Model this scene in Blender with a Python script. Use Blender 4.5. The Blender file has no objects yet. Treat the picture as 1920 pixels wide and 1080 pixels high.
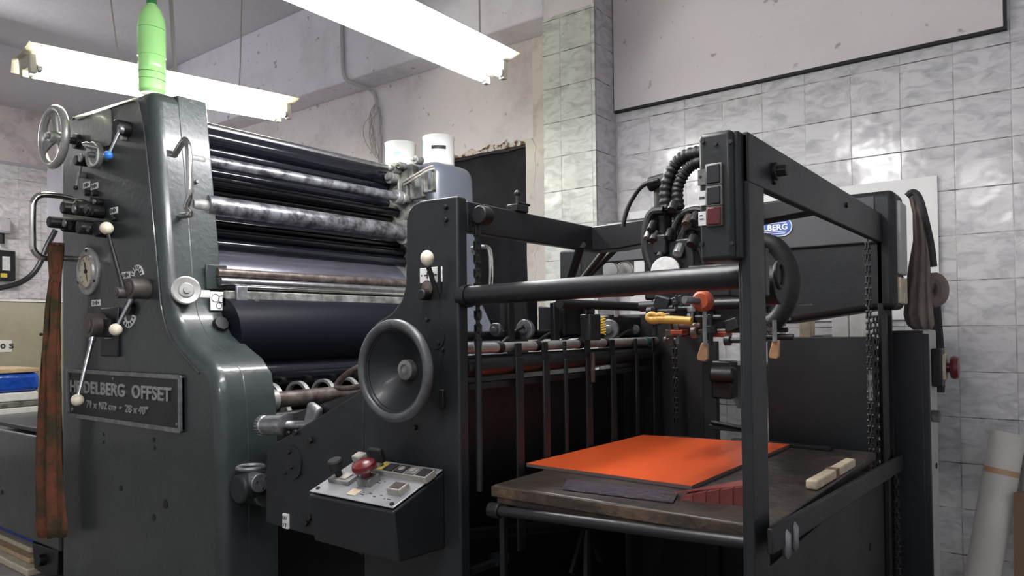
import bpy, bmesh, math, random
from mathutils import Vector, Matrix, Euler
random.seed(7)
S = bpy.context.scene
COL = S.collection
# ------------------------------------------------------------------ camera
CAMZ = 1.2
F = 1354.0
cam_data = bpy.data.cameras.new('camera')
cam = bpy.data.objects.new('camera', cam_data); COL.objects.link(cam)
CR = (Matrix.Rotation(math.radians(37.1), 3, 'Z') @ Matrix.Rotation(math.radians(90) + math.atan(20/F), 3, 'X')
      @ Matrix.Rotation(-0.012, 3, 'Z'))
cam.matrix_world = Matrix.Translation((0, 0, CAMZ)) @ CR.to_4x4()
cam_data.sensor_width = 36; cam_data.lens = F/1920*36
cam_data.shift_y = 57/1920
cam_data.clip_start = 0.05
S.camera = cam
# ------------------------------------------------------------------ view, world
S.view_settings.view_transform = 'Standard'; S.view_settings.look = 'None'
S.view_settings.gamma = 1; S.view_settings.use_curve_mapping = False
S.view_settings.exposure = 1.2
W = bpy.data.worlds.new('world'); S.world = W; W.use_nodes = True
W.node_tree.nodes['Background'].inputs[0].default_value = (0.80, 0.80, 0.84, 1)
W.node_tree.nodes['Background'].inputs[1].default_value = 0.30
TUBE_STRENGTH = 42.0

# ------------------------------------------------------------------ survey helpers: where a sight line meets a real plane of the room
def ray(u, v):
    return CR @ Vector(((u-960)/F, -(v-597)/F, -1))
def PY(u, v, y):
    d = ray(u, v); t = y/d.y; return Vector((d.x*t, y, CAMZ+d.z*t))
def PX(u, v, x):
    d = ray(u, v); t = x/d.x; return Vector((x, d.y*t, CAMZ+d.z*t))
def PZ(u, v, z):
    d = ray(u, v); t = (z-CAMZ)/d.z; return Vector((d.x*t, d.y*t, z))

# ------------------------------------------------------------------ materials
def mat(name, col, rough=0.5, metal=0.0, noise=0.0, nscale=8.0, bump=0.0, bscale=60.0, col2=None, coat=0.0, emit=None, emit_s=0, detail=6, lo=.4, hi=.65, spec=0.5):
    m = bpy.data.materials.new(name); m.use_nodes = True
    nt = m.node_tree; b = nt.nodes['Principled BSDF']; L = nt.links.new
    b.inputs['Base Color'].default_value = (*col, 1)
    b.inputs['Roughness'].default_value = rough; b.inputs['Metallic'].default_value = metal
    b.inputs['Coat Weight'].default_value = coat; b.inputs['Coat Roughness'].default_value = .12
    b.inputs['Specular IOR Level'].default_value = spec
    geo = nt.nodes.new('ShaderNodeNewGeometry')
    if noise or col2:
        n = nt.nodes.new('ShaderNodeTexNoise'); n.inputs['Scale'].default_value = nscale; n.inputs['Detail'].default_value = detail
        n.inputs['Roughness'].default_value = .65
        L(geo.outputs['Position'], n.inputs['Vector'])
        r = nt.nodes.new('ShaderNodeValToRGB')
        c2 = col2 if col2 else tuple(max(0, c*(1-noise)) for c in col)
        r.color_ramp.elements[0].color = (*c2, 1); r.color_ramp.elements[0].position = lo
        r.color_ramp.elements[1].color = (*col, 1); r.color_ramp.elements[1].position = hi
        L(n.outputs['Fac'], r.inputs['Fac']); L(r.outputs['Color'], b.inputs['Base Color'])
        mr = nt.nodes.new('ShaderNodeMapRange'); mr.inputs[3].default_value = min(1, rough*1.25); mr.inputs[4].default_value = rough*.85
        L(n.outputs['Fac'], mr.inputs[0]); L(mr.outputs[0], b.inputs['Roughness'])
    if bump:
        n2 = nt.nodes.new('ShaderNodeTexNoise'); n2.inputs['Scale'].default_value = bscale; n2.inputs['Detail'].default_value = 3
        L(geo.outputs['Position'], n2.inputs['Vector'])
        bp = nt.nodes.new('ShaderNodeBump'); bp.inputs['Strength'].default_value = bump; bp.inputs['Distance'].default_value = .01
        L(n2.outputs['Fac'], bp.inputs['Height']); L(bp.outputs['Normal'], b.inputs['Normal'])
    if emit:
        b.inputs['Emission Color'].default_value = (*emit, 1); b.inputs['Emission Strength'].default_value = emit_s
    return m

def tile_mat(name, ax, off, tw, th, zoff, base=(.64, .635, .64)):
    """glazed marbled tiles with dirty joints; ax = world axis running along the wall"""
    m = bpy.data.materials.new(name); m.use_nodes = True
    nt = m.node_tree; b = nt.nodes['Principled BSDF']; L = nt.links.new; N = nt.nodes.new
    geo = N('ShaderNodeNewGeometry'); sep = N('ShaderNodeSeparateXYZ'); L(geo.outputs['Position'], sep.inputs[0])
    def frac(sock, o, w):
        a = N('ShaderNodeMath'); a.operation = 'SUBTRACT'; L(sock, a.inputs[0]); a.inputs[1].default_value = o
        d = N('ShaderNodeMath'); d.operation = 'DIVIDE'; L(a.outputs[0], d.inputs[0]); d.inputs[1].default_value = w
        f = N('ShaderNodeMath'); f.operation = 'FRACT'; L(d.outputs[0], f.inputs[0])
        fl = N('ShaderNodeMath'); fl.operation = 'FLOOR'; L(d.outputs[0], fl.inputs[0])
        s = N('ShaderNodeMath'); s.operation = 'SUBTRACT'; L(f.outputs[0], s.inputs[0]); s.inputs[1].default_value = .5
        ab = N('ShaderNodeMath'); ab.operation = 'ABSOLUTE'; L(s.outputs[0], ab.inputs[0])
        return ab.outputs[0], fl.outputs[0]
    fx, ix = frac(sep.outputs[ax], off, tw); fz, iz = frac(sep.outputs[2], zoff, th)
    def line(s, w):
        g = N('ShaderNodeMapRange'); L(s, g.inputs[0]); g.inputs[1].default_value = .5-w*1.2; g.inputs[2].default_value = .5-w*.5
        return g.outputs[0]
    mx = N('ShaderNodeMath'); mx.operation = 'MAXIMUM'
    gx = N('ShaderNodeMath'); gx.operation = 'MULTIPLY'; L(line(fx, .011), gx.inputs[0]); gx.inputs[1].default_value = .55
    L(gx.outputs[0], mx.inputs[0]); L(line(fz, .013), mx.inputs[1])
    # marble veins, shifted for every tile
    cmb = N('ShaderNodeCombineXYZ'); L(ix, cmb.inputs[0]); L(iz, cmb.inputs[1])
    wn = N('ShaderNodeTexWhiteNoise'); L(cmb.outputs[0], wn.inputs['Vector'])
    vm = N('ShaderNodeVectorMath'); vm.operation = 'SCALE'; L(wn.outputs['Color'], vm.inputs[0]); vm.inputs['Scale'].default_value = 9
    va = N('ShaderNodeVectorMath'); L(geo.outputs['Position'], va.inputs[0]); L(vm.outputs[0], va.inputs[1])
    mp = N('ShaderNodeMapping'); mp.inputs['Rotation'].default_value = (0, .8, 0); mp.inputs['Scale'].default_value = (1, 1, 2.2)
    L(va.outputs[0], mp.inputs[0])
    n = N('ShaderNodeTexNoise'); n.inputs['Scale'].default_value = 9; n.inputs['Detail'].default_value = 7; n.inputs['Roughness'].default_value = .62
    n.inputs['Distortion'].default_value = .9
    L(mp.outputs[0], n.inputs['Vector'])
    r = N('ShaderNodeValToRGB'); e = r.color_ramp.elements
    e[0].position = .34; e[0].color = (base[0]*.66, base[1]*.66, base[2]*.69, 1)
    e[1].position = .56; e[1].color = (*base, 1)
    L(n.outputs['Fac'], r.inputs[0])
    # old splashes and grime
    n2 = N('ShaderNodeTexNoise'); n2.inputs['Scale'].default_value = 2.3; n2.inputs['Detail'].default_value = 8; n2.inputs['Roughness'].default_value = .7
    L(geo.outputs['Position'], n2.inputs['Vector'])
    r2 = N('ShaderNodeMapRange'); L(n2.outputs['Fac'], r2.inputs[0]); r2.inputs[1].default_value = .53; r2.inputs[2].default_value = .78; r2.inputs[4].default_value = .6
    mg = N('ShaderNodeMix'); mg.data_type = 'RGBA'; L(r2.outputs[0], mg.inputs[0]); L(r.outputs[0], mg.inputs[6]); mg.inputs[7].default_value = (.33, .29, .24, 1)
    n3 = N('ShaderNodeTexNoise'); n3.inputs['Scale'].default_value = 14; n3.inputs['Detail'].default_value = 4; L(geo.outputs['Position'], n3.inputs['Vector'])
    gr = N('ShaderNodeValToRGB'); gr.color_ramp.elements[0].color = (.06, .05, .05, 1); gr.color_ramp.elements[1].color = (.52, .5, .48, 1)
    gr.color_ramp.elements[0].position = .38; gr.color_ramp.elements[1].position = .62; L(n3.outputs['Fac'], gr.inputs[0])
    mm = N('ShaderNodeMix'); mm.data_type = 'RGBA'; L(mx.outputs[0], mm.inputs[0]); L(mg.outputs[2], mm.inputs[6]); L(gr.outputs[0], mm.inputs[7])
    L(mm.outputs[2], b.inputs['Base Color'])
    mr = N('ShaderNodeMapRange'); L(mx.outputs[0], mr.inputs[0]); mr.inputs[3].default_value = .16; mr.inputs[4].default_value = .8
    L(mr.outputs[0], b.inputs['Roughness'])
    # joint groove, slight tilt of every tile
    bp = N('ShaderNodeBump'); bp.inputs['Strength'].default_value = .5; bp.inputs['Distance'].default_value = .003; bp.invert = True
    L(mx.outputs[0], bp.inputs['Height'])
    n4 = N('ShaderNodeTexNoise'); n4.inputs['Scale'].default_value = 7; L(va.outputs[0], n4.inputs['Vector'])
    bq = N('ShaderNodeBump'); bq.inputs['Strength'].default_value = .45; bq.inputs['Distance'].default_value = .01
    L(n4.outputs['Fac'], bq.inputs['Height']); L(bp.outputs[0], bq.inputs['Normal']); L(bq.outputs[0], b.inputs['Normal'])
    return m

def plaster_mat(name, base, dirt, amount=.5, scale=1.6, spots=True):
    m = bpy.data.materials.new(name); m.use_nodes = True
    nt = m.node_tree; b = nt.nodes['Principled BSDF']; L = nt.links.new; N = nt.nodes.new
    geo = N('ShaderNodeNewGeometry')
    n = N('ShaderNodeTexNoise'); n.inputs['Scale'].default_value = scale; n.inputs['Detail'].default_value = 9; n.inputs['Roughness'].default_value = .68
    L(geo.outputs['Position'], n.inputs['Vector'])
    r = N('ShaderNodeMapRange'); L(n.outputs['Fac'], r.inputs[0]); r.inputs[1].default_value = .5; r.inputs[2].default_value = .78; r.inputs[4].default_value = amount
    mx = N('ShaderNodeMix'); mx.data_type = 'RGBA'; L(r.outputs[0], mx.inputs[0]); mx.inputs[6].default_value = (*base, 1); mx.inputs[7].default_value = (*dirt, 1)
    out = mx.outputs[2]
    if spots:
        n2 = N('ShaderNodeTexNoise'); n2.inputs['Scale'].default_value = 17; n2.inputs['Detail'].default_value = 5; L(geo.outputs['Position'], n2.inputs['Vector'])
        r2 = N('ShaderNodeMapRange'); L(n2.outputs['Fac'], r2.inputs[0]); r2.inputs[1].default_value = .67; r2.inputs[2].default_value = .72; r2.inputs[4].default_value = .55
        m2 = N('ShaderNodeMix'); m2.data_type = 'RGBA'; L(r2.outputs[0], m2.inputs[0]); L(out, m2.inputs[6]); m2.inputs[7].default_value = (.16, .13, .12, 1)
        out = m2.outputs[2]
    L(out, b.inputs['Base Color']); b.inputs['Roughness'].default_value = .85
    n3 = N('ShaderNodeTexNoise'); n3.inputs['Scale'].default_value = 12; n3.inputs['Detail'].default_value = 6; L(geo.outputs['Position'], n3.inputs['Vector'])
    bp = N('ShaderNodeBump'); bp.inputs['Strength'].default_value = .35; bp.inputs['Distance'].default_value = .02
    L(n3.outputs['Fac'], bp.inputs['Height']); L(bp.outputs[0], b.inputs['Normal'])
    return m

M = {}
M['paint'] = mat('grey_green_enamel', (.034, .043, .042), .34, noise=.22, nscale=5, bump=.14, bscale=45, coat=.35, spec=.36)
M['feeder'] = mat('dark_grey_enamel', (.015, .018, .020), .42, noise=.3, nscale=6, bump=.08, bscale=50, coat=.06, spec=.36)
M['dark'] = mat('near_black_enamel', (.007, .008, .010), .4, noise=.3, nscale=10, bump=.06)
M['black'] = mat('black_rubber', (.005, .005, .006), .5, noise=.3, nscale=30)
M['gloss'] = mat('inked_black_roller', (.005, .006, .009), .16, bump=.02, bscale=20)
M['wheelgrey'] = mat('worn_grey_wheel_rim', (.10, .105, .11), .38, metal=.3, noise=.35, nscale=25)
M['cylplate'] = mat('grey_printing_plate', (.16, .16, .20), .24, metal=.75, noise=.1, nscale=9)
M['aged'] = mat('aged_grey_plastic', (.36, .34, .30), .5, noise=.3, nscale=50)
M['chainsteel'] = mat('oily_chain_steel', (.10, .10, .10), .35, metal=.8, noise=.4, nscale=40)
M['visor'] = mat('grey_visor_enamel', (.045, .048, .055), .5, noise=.2, nscale=5)
M['blanket'] = mat('blanket_cylinder_rubber', (.004, .005, .009), .5, spec=.15)
M['scuffed'] = mat('scuffed_steel_roller', (.30, .31, .33), .36, metal=.75, col2=(.06, .06, .065), nscale=16, detail=9, lo=.4, hi=.6, bump=.1, bscale=80)
M['rust'] = mat('worn_brown_steel', (.20, .17, .15), .42, metal=.6, col2=(.07, .05, .045), nscale=22)
M['steel'] = mat('brushed_steel', (.55, .56, .58), .28, metal=1, noise=.35, nscale=30)
M['dullsteel'] = mat('dull_steel', (.32, .33, .34), .45, metal=.8, noise=.4, nscale=25)
M['chrome'] = mat('worn_chrome', (.72, .70, .66), .14, metal=1, noise=.3, nscale=18)
M['alu'] = mat('cast_aluminium', (.44, .44, .42), .35, metal=.6, noise=.25, nscale=20)
M['plate'] = mat('aluminium_plate', (.50, .51, .53), .30, metal=.55, noise=.2, nscale=9, bump=.03)
M['grime'] = mat('grimy_grey_metal', (.30, .31, .29), .5, metal=.3, col2=(.09, .09, .08), nscale=14, detail=9)
M['farcover'] = mat('pale_grey_enamel', (.13, .145, .18), .34, noise=.12, nscale=4, coat=.2)
M['innerframe'] = mat('oily_grey_casting', (.22, .23, .20), .4, col2=(.06, .06, .055), nscale=12)
M['cream'] = mat('cream_plastic', (.70, .64, .50), .35)
M['white'] = mat('white_label', (.78, .78, .75), .5, noise=.2, nscale=40)
M['offwhite'] = mat('white_lacquered_sheet', (.80, .80, .78), .45)
M['brownhub'] = mat('brown_cast_hub', (.10, .085, .075), .5, metal=.2, noise=.35, nscale=30)
M['blue'] = mat('blue_plastic', (.03, .16, .50), .35)
M['red'] = mat('red_plastic', (.11, .008, .012), .3)
M['darkred'] = mat('dark_red_plastic', (.09, .012, .012), .25)
M['orangeplastic'] = mat('orange_plastic', (.42, .07, .025), .45, noise=.2, nscale=30)
M['yellow'] = mat('ochre_plastic', (.50, .28, .045), .42)
M['yellowpaint'] = mat('yellow_button', (.75, .55, .08), .45)
M['woodpad'] = mat('tan_leather_pad', (.34, .18, .09), .6, noise=.25, nscale=40)
M['wood'] = mat('oily_dark_plank', (.060, .046, .038), .40, col2=(.014, .011, .010), nscale=11, detail=9, lo=.35, hi=.68, bump=.35, bscale=30)
M['woodedge'] = mat('worn_plank_edge', (.16, .10, .05), .6, col2=(.030, .020, .015), nscale=9, detail=9, lo=.45, hi=.72, bump=.5, bscale=40)
M['orange'] = mat('orange_card', (.72, .11, .030), .24, noise=.10, nscale=3)
M['cardedge'] = mat('grey_board_edge', (.09, .07, .065), .7)
M['maroon'] = mat('maroon_card', (.17, .030, .025), .5, noise=.2, nscale=12)
M['foil'] = mat('smeared_grey_strip', (.20, .18, .22), .18, metal=.6, noise=.4, nscale=40, bump=.3, bscale=70)
M['creamblock'] = mat('cream_card_pack', (.62, .52, .38), .6, noise=.3, nscale=35)
M['brownside'] = mat('brown_card_side', (.17, .10, .06), .7)
M['green'] = mat('lime_plastic_bottle', (.42, .86, .30), .22, coat=.3)
M['darkgreen'] = mat('green_cap', (.02, .22, .05), .4)
M['cloth'] = mat('stained_rag', (.15, .045, .020), .9, col2=(.045, .035, .014), nscale=9, detail=8, lo=.42, hi=.60, bump=.3, bscale=70)
M['taupe'] = mat('taupe_canvas', (.21, .175, .155), .9, noise=.25, nscale=9, bump=.25, bscale=60)
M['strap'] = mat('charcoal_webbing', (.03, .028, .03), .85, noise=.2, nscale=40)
M['beige'] = mat('beige_enamel', (.40, .38, .29), .45, noise=.15, nscale=4)
M['bluewrap'] = mat('blue_plastic_wrap', (.02, .10, .60), .2, noise=.4, nscale=12, bump=.9, bscale=22)
M['paper'] = mat('white_paper', (.80, .80, .80), .7, noise=.12, nscale=20)
M['paperroll'] = mat('ivory_paper_roll', (.60, .58, .54), .6, noise=.14, nscale=4)
M['tape'] = mat('tan_packing_tape', (.42, .27, .16), .4)
M['creampaper'] = mat('cream_paper', (.62, .56, .42), .7, noise=.2, nscale=22)
M['rawwood'] = mat('raw_pine', (.58, .42, .26), .6, noise=.25, nscale=22)
M['lightcab'] = mat('pale_grey_cabinet', (.50, .50, .49), .45, noise=.2, nscale=5)
M['cable'] = mat('black_cable', (.015, .015, .017), .35)
M['wire'] = mat('thin_pale_wire', (.34, .32, .29), .6)
M['conduit'] = mat('painted_conduit', (.50, .48, .50), .6)
M['lampmetal'] = mat('white_lamp_enamel', (.42, .40, .33), .5)
M['tube'] = mat('lit_fluorescent_tube', (.9, .9, .9), .4, emit=(.97, .96, 1.0), emit_s=TUBE_STRENGTH)
M['tubewarm'] = mat('lit_warm_fluorescent_tube', (.9, .9, .85), .4, emit=(1.0, .97, .80), emit_s=TUBE_STRENGTH*.85)
M['greenmark'] = mat('teal_tape', (.03, .15, .13), .5)
M['bluebadge'] = mat('blue_badge_enamel', (.02, .10, .42), .3)
M['tilewall'] = tile_mat('marbled_wall_tiles', 0, -1.761, .203, .194, .766+CAMZ)
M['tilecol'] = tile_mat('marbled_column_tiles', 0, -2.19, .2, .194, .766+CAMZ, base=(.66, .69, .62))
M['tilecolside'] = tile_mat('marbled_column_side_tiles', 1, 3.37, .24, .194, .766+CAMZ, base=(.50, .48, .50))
M['tileleft'] = tile_mat('old_white_wall_tiles', 1, 2.6, .2, .2, .766+CAMZ, base=(.78, .76, .74))
M['plaster'] = plaster_mat('stained_lilac_plaster', (.74, .70, .71), (.38, .31, .27), .8)
M['beamplaster'] = plaster_mat('beam_plaster', (.78, .76, .82), (.46, .42, .42), .6)
M['ceiling'] = plaster_mat('ceiling_plaster', (.64, .63, .66), (.5, .48, .5), .4, spots=False)
M['dirtyplaster'] = plaster_mat('peeling_plaster', (.78, .70, .68), (.22, .17, .15), .9, scale=2.6)
M['board'] = plaster_mat('painted_board', (.68, .64, .64), (.48, .44, .43), .35, scale=1.2)
M['chipped'] = mat('chipped_plaster_edge', (.62, .58, .54), .9, col2=(.13, .06, .03), nscale=26, lo=.44, hi=.52, bump=.8, bscale=40)
M['floor'] = mat('oily_concrete', (.22, .21, .20), .55, noise=.5, nscale=3)
M['curtain'] = mat('black_fabric', (.010, .011, .014), .9, noise=.4, nscale=7)

# ------------------------------------------------------------------ mesh builder
def basis(d):
    d = Vector(d).normalized()
    a = Vector((0, 0, 1)) if abs(d.z) < .9 else Vector((1, 0, 0))
    u = a.cross(d).normalized(); return u, d.cross(u)
class MB:
    def __init__(s): s.v = []; s.f = []
    def add(s, vs, fs):
        o = len(s.v); s.v += [Vector(p) for p in vs]; s.f += [[i+o for i in f] for f in fs]; return s
    def box(s, a, b):
        x0, x1 = sorted((a[0], b[0])); y0, y1 = sorted((a[1], b[1])); z0, z1 = sorted((a[2], b[2]))
        return s.add([(x0,y0,z0),(x1,y0,z0),(x1,y1,z0),(x0,y1,z0),(x0,y0,z1),(x1,y0,z1),(x1,y1,z1),(x0,y1,z1)],
                     [(0,3,2,1),(4,5,6,7),(0,1,5,4),(1,2,6,5),(2,3,7,6),(3,0,4,7)])
    def cbox(s, c, size, rot=None):
        hx, hy, hz = (k/2 for k in size); R = rot or Matrix.Identity(3); c = Vector(c)
        vs = [c + R @ Vector((x*hx, y*hy, z*hz)) for x, y, z in ((-1,-1,-1),(1,-1,-1),(1,1,-1),(-1,1,-1),(-1,-1,1),(1,-1,1),(1,1,1),(-1,1,1))]
        return s.add(vs, [(0,3,2,1),(4,5,6,7),(0,1,5,4),(1,2,6,5),(2,3,7,6),(3,0,4,7)])
    def loft(s, rings, caps=True):
        n = len(rings[0]); vs = [p for r in rings for p in r]; fs = []
        for k in range(len(rings)-1):
            for i in range(n):
                j = (i+1) % n; fs.append((k*n+i, k*n+j, (k+1)*n+j, (k+1)*n+i))
        if caps: fs.append(tuple(reversed(range(n)))); fs.append(tuple((len(rings)-1)*n+i for i in range(n)))
        return s.add(vs, fs)
    def prism(s, pts, off):
        off = Vector(off); a = [Vector(p) for p in pts]; return s.loft([a, [p+off for p in a]])
    def cyl(s, a, b, r, r2=None, n=20, caps=True):
        a, b = Vector(a), Vector(b); u, w = basis(b-a); r2 = r if r2 is None else r2
        R = lambda c, q: [c + u*q*math.cos(2*math.pi*i/n) + w*q*math.sin(2*math.pi*i/n) for i in range(n)]
        return s.loft([R(a, r), R(b, r2)], caps)
    def lathe(s, c, axis, prof, n=32, caps=True):
        c = Vector(c); d = Vector(axis).normalized(); u, w = basis(d)
        return s.loft([[c + d*h + u*r*math.cos(2*math.pi*i/n) + w*r*math.sin(2*math.pi*i/n) for i in range(n)] for r, h in prof], caps)
    def ball(s, c, r, n=16, sq=1.0, axis=(0,0,1)):
        k = 9; pr = [(max(1e-4, r*math.sin(math.pi*i/k)), -r*sq*math.cos(math.pi*i/k)) for i in range(k+1)]
        return s.lathe(c, axis, pr, n)
    def torus(s, c, axis, R, r, n=40, m=12, a0=0, a1=2*math.pi):
        c = Vector(c); u, w = basis(axis); closed = abs(a1-a0-2*math.pi) < 1e-6
        cnt = n if closed else n+1
        path = [c + u*R*math.cos(a0+(a1-a0)*i/n) + w*R*math.sin(a0+(a1-a0)*i/n) for i in range(cnt)]
        return s.tube(path, r, m, closed=closed)
    def tube(s, path, r, n=10, closed=False):
        P = [Vector(p) for p in path]; rings = []; m = len(P)
        T = []
        for i in range(m):
            a = P[i-1] if (i > 0 or closed) else P[i]; b = P[(i+1) % m] if (i < m-1 or closed) else P[i]
            T.append((b-a).normalized())
        u, w = basis(T[0])
        for i in range(m):
            u = (u - T[i]*u.dot(T[i])).normalized(); w = T[i].cross(u)
            rr = r[i] if isinstance(r, (list, tuple)) else r
            rings.append([P[i] + u*rr*math.cos(2*math.pi*k/n) + w*rr*math.sin(2*math.pi*k/n) for k in range(n)])
        if closed: rings.append(rings[0]); return s.loft(rings, False)
        return s.loft(rings, True)
def smooth_path(pts, k=6):
    P = [Vector(p) for p in pts]; out = []
    for i in range(len(P)-1):
        p0 = P[max(0, i-1)]; p1 = P[i]; p2 = P[i+1]; p3 = P[min(len(P)-1, i+2)]
        for j in range(k):
            t = j/k
            out.append(.5*((2*p1) + (p2-p0)*t + (2*p0-5*p1+4*p2-p3)*t*t + (3*p1-p0-3*p2+p3)*t**3))
    out.append(P[-1]); return out
def wpos(o):
    p = Vector((0, 0, 0))
    while o: p += o.location; o = o.parent
    return p
def link(name, mb, m, parent=None, bevel=0, seg=2, loc=None, ang=35, sub=0, label=None):
    me = bpy.data.meshes.new(name)
    org = Vector(loc) if loc is not None else Vector((0, 0, 0))
    pw = wpos(parent) if parent else Vector((0, 0, 0))
    if parent and loc is None: org = pw
    me.from_pydata([tuple(p-org) for p in mb.v], [], mb.f)
    bm = bmesh.new(); bm.from_mesh(me); bmesh.ops.recalc_face_normals(bm, faces=bm.faces); bm.to_mesh(me); bm.free()
    me.shade_smooth()
    try: me.set_sharp_from_angle(angle=math.radians(ang))
    except Exception: pass
    me.materials.append(m if not isinstance(m, str) else M[m])
    o = bpy.data.objects.new(name, me); COL.objects.link(o)
    if parent: o.parent = parent; o.location = org - pw
    else: o.location = org
    if bevel:
        b = o.modifiers.new('bevel', 'BEVEL'); b.width = bevel; b.segments = seg; b.limit_method = 'ANGLE'; b.angle_limit = math.radians(40)
    if label: o['label'] = label
    return o
def thing(name, label, cat, loc, group=None):
    o = bpy.data.objects.new(name, None); COL.objects.link(o); o.location = loc; o.empty_display_size = .1
    o['label'] = label; o['category'] = cat
    if group: o['group'] = group
    return o
def tag(o, label, cat, group=None, kind=None):
    o['label'] = label; o['category'] = cat
    if group: o['group'] = group
    if kind: o['kind'] = kind
    return o
def struct(name, mb, m, label=None, **k):
    o = link(name, mb, m, **k); o['kind'] = 'structure'
    if label: o['label'] = label
    return o
def dup(root, loc, label, group=None):
    r = root.copy(); COL.objects.link(r); r.location = loc; r['label'] = label
    if group: r['group'] = group
    for ch in list(root.children):
        c = ch.copy(); COL.objects.link(c); c.parent = r
        for g in ch.children:
            d = g.copy(); COL.objects.link(d); d.parent = c
    return r
def text(name, s, m, parent, org, width, height, rot=(math.pi/2, 0, 0), depth=.002, label=None, bold=.028):
    """lettering scaled to a real width and height; org = lower left corner"""
    cu = bpy.data.curves.new(name, 'FONT'); cu.body = s; cu.size = 1; cu.extrude = .5; cu.space_character = 1.05; cu.offset = bold
    t = bpy.data.objects.new(name, cu); COL.objects.link(t)
    bpy.context.view_layer.update()
    me = bpy.data.meshes.new_from_object(t.evaluated_get(bpy.context.evaluated_depsgraph_get()))
    bpy.data.objects.remove(t); bpy.data.curves.remove(cu)
    xs = [v.co.x for v in me.vertices]; ys = [v.co.y for v in me.vertices]
    x0, x1, y0, y1 = min(xs), max(xs), min(ys), max(ys)
    for v in me.vertices:
        v.co = Vector(((v.co.x-x0)/(x1-x0)*width, (v.co.y-y0)/(y1-y0)*height, v.co.z*2*depth))
    me.transform(Euler(rot).to_matrix().to_4x4())
    me.materials.append(M[m]); me.name = name
    o = bpy.data.objects.new(name, me); COL.objects.link(o); o.parent = parent; o.location = Vector(org) - wpos(parent)
    if label: o['label'] = label
    return o
def rrect(x0, x1, z0, z1, r, y, n=5):
    pts = []
    for cx, cz, a in ((x1-r, z1-r, 0), (x0+r, z1-r, 90), (x0+r, z0+r, 180), (x1-r, z0+r, 270)):
        for i in range(n+1):
            t = math.radians(a + 90*i/n); pts.append(Vector((cx+r*math.cos(t), y, cz+r*math.sin(t))))
    return pts

# ================================================================== THE ROOM
YW = 3.6; XL = -8.35; ZC = 3.63; CX0, CX1, CY = -2.303, -1.977, 3.377; ZB = 2.98
struct('floor', MB().box((XL-.1, -3, -.1), (3.2, YW+.1, 0)), 'floor')
struct('ceiling', MB().box((XL-.1, -3, ZC), (3.2, YW+.1, ZC+.1)), 'ceiling')
struct('wall_back', MB().box((CX1-.05, YW, 0), (3.2, YW+.1, ZC)), 'tilewall')
dl, dr = -3.55, PY(990, 400, YW).x
dtop = PY(990, 270, YW).z
w = MB().box((XL, YW, 0), (dl, YW+.1, ZC)).box((dr, YW, 0), (CX1-.05, YW+.1, ZC)).box((dl, YW, dtop), (dr, YW+.1, ZC))
struct('wall_back_left', w, 'plaster')
# ragged chipped edge round the doorway
ch = []
for i in range(25):
    x = dl + (dr-dl)*i/24; ch.append(Vector((x, YW-.012, dtop+.012+.035*random.random())))
lo = [Vector((dr - (dr-dl)*i/24, YW-.012, dtop-.004*random.random())) for i in range(25)]
struct('trim_1', MB().prism(ch+lo, (0, .02, 0)), 'chipped')
z = dtop+.03; L_ = []; R_ = []
while z > .1:
    L_.append(Vector((dr-.002-.004*random.random(), YW-.01, z))); R_.append(Vector((dr+.035+.05*random.random(), YW-.01, z))); z -= .06
M['peeled'] = plaster_mat('peeled_plaster', (.66, .62, .55), (.30, .20, .14), .9, scale=5)
struct('trim_2', MB().prism(L_+R_[::-1], (0, .015, 0)), 'peeled')
struct('trim_5', MB().box((dr+.05, YW-.006, .02), (CX0, YW, ZB)), 'peeled')
# black curtain closing the doorway
def wavy(x0, x1, z0, z1, y, amp, n=60, th=.01, ph=6.0):
    f = [Vector((x0+(x1-x0)*i/n, y+amp*math.sin(i*ph/n*math.pi), z0)) for i in range(n+1)]
    b = [p+Vector((0, th, 0)) for p in reversed(f)]
    return MB().prism(f+b, (0, 0, z1-z0))
struct('door_1', wavy(dl-.02, dr+.02, .02, dtop+.02, YW+.06, .012), 'curtain', label='black cloth closing the doorway in the plastered wall')
struct('wall_left', MB().box((XL-.1, -3, 1.2+.0), (XL, YW, ZC)).box((XL-.1, -3, 0), (XL, YW, 1.2)), 'dirtyplaster')
zl = PX(40, 313, XL).z
struct('wall_left_tiled', MB().box((XL-.02, -3, 0), (XL+.012, YW, zl)), 'tileleft')
struct('trim_3', MB().box((XL, -3, zl), (XL+.03, YW, zl+.03)), 'conduit')
y0, y1 = PX(91, 400, XL+.05).y, PX(118, 400, XL+.05).y
struct('trim_4', MB().box((XL, y0, 0), (XL+.05, y1, zl+.06)), 'beamplaster')
struct('beam_left', MB().box((XL, -3, 3.49), (-7.0, YW, ZC)), 'ceiling')
struct('beam_back', MB().box((XL, CY, ZB), (CX0, YW, ZC)), 'beamplaster', bevel=.01)
struct('column', MB().box((CX0, CY, 0), (CX1, YW, ZC)), 'plaster')
struct('column_front_tiles', MB().box((CX0-.004, CY-.008, 0), (CX1+.008, CY, PY(1060, 25, CY).z)), 'tilecol')
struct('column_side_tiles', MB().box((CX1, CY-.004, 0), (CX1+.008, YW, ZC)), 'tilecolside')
# large painted board over the tiles
p0, p1 = PY(1160, 206, YW-.03), PY(1881, 42, YW-.03)
wbd = thing('wall_board', 'large off-white painted board screwed high on the tiled wall', 'board', ((CX1+p1.x)/2, YW-.03, p0.z))
link('board_panel', MB().box((CX1+.012, YW-.03, p0.z), (p1.x, YW-.002, ZC-.01)), 'board', wbd, bevel=.002)
link('edge_strip', MB().box((CX1+.012, YW-.028, p0.z-.012), (p1.x+.012, YW-.002, p0.z)).box((p1.x, YW-.028, p0.z), (p1.x+.012, YW-.002, ZC-.01)), 'strap', wbd)  # dark strip put in for the shadow line along the board's edges
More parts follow.
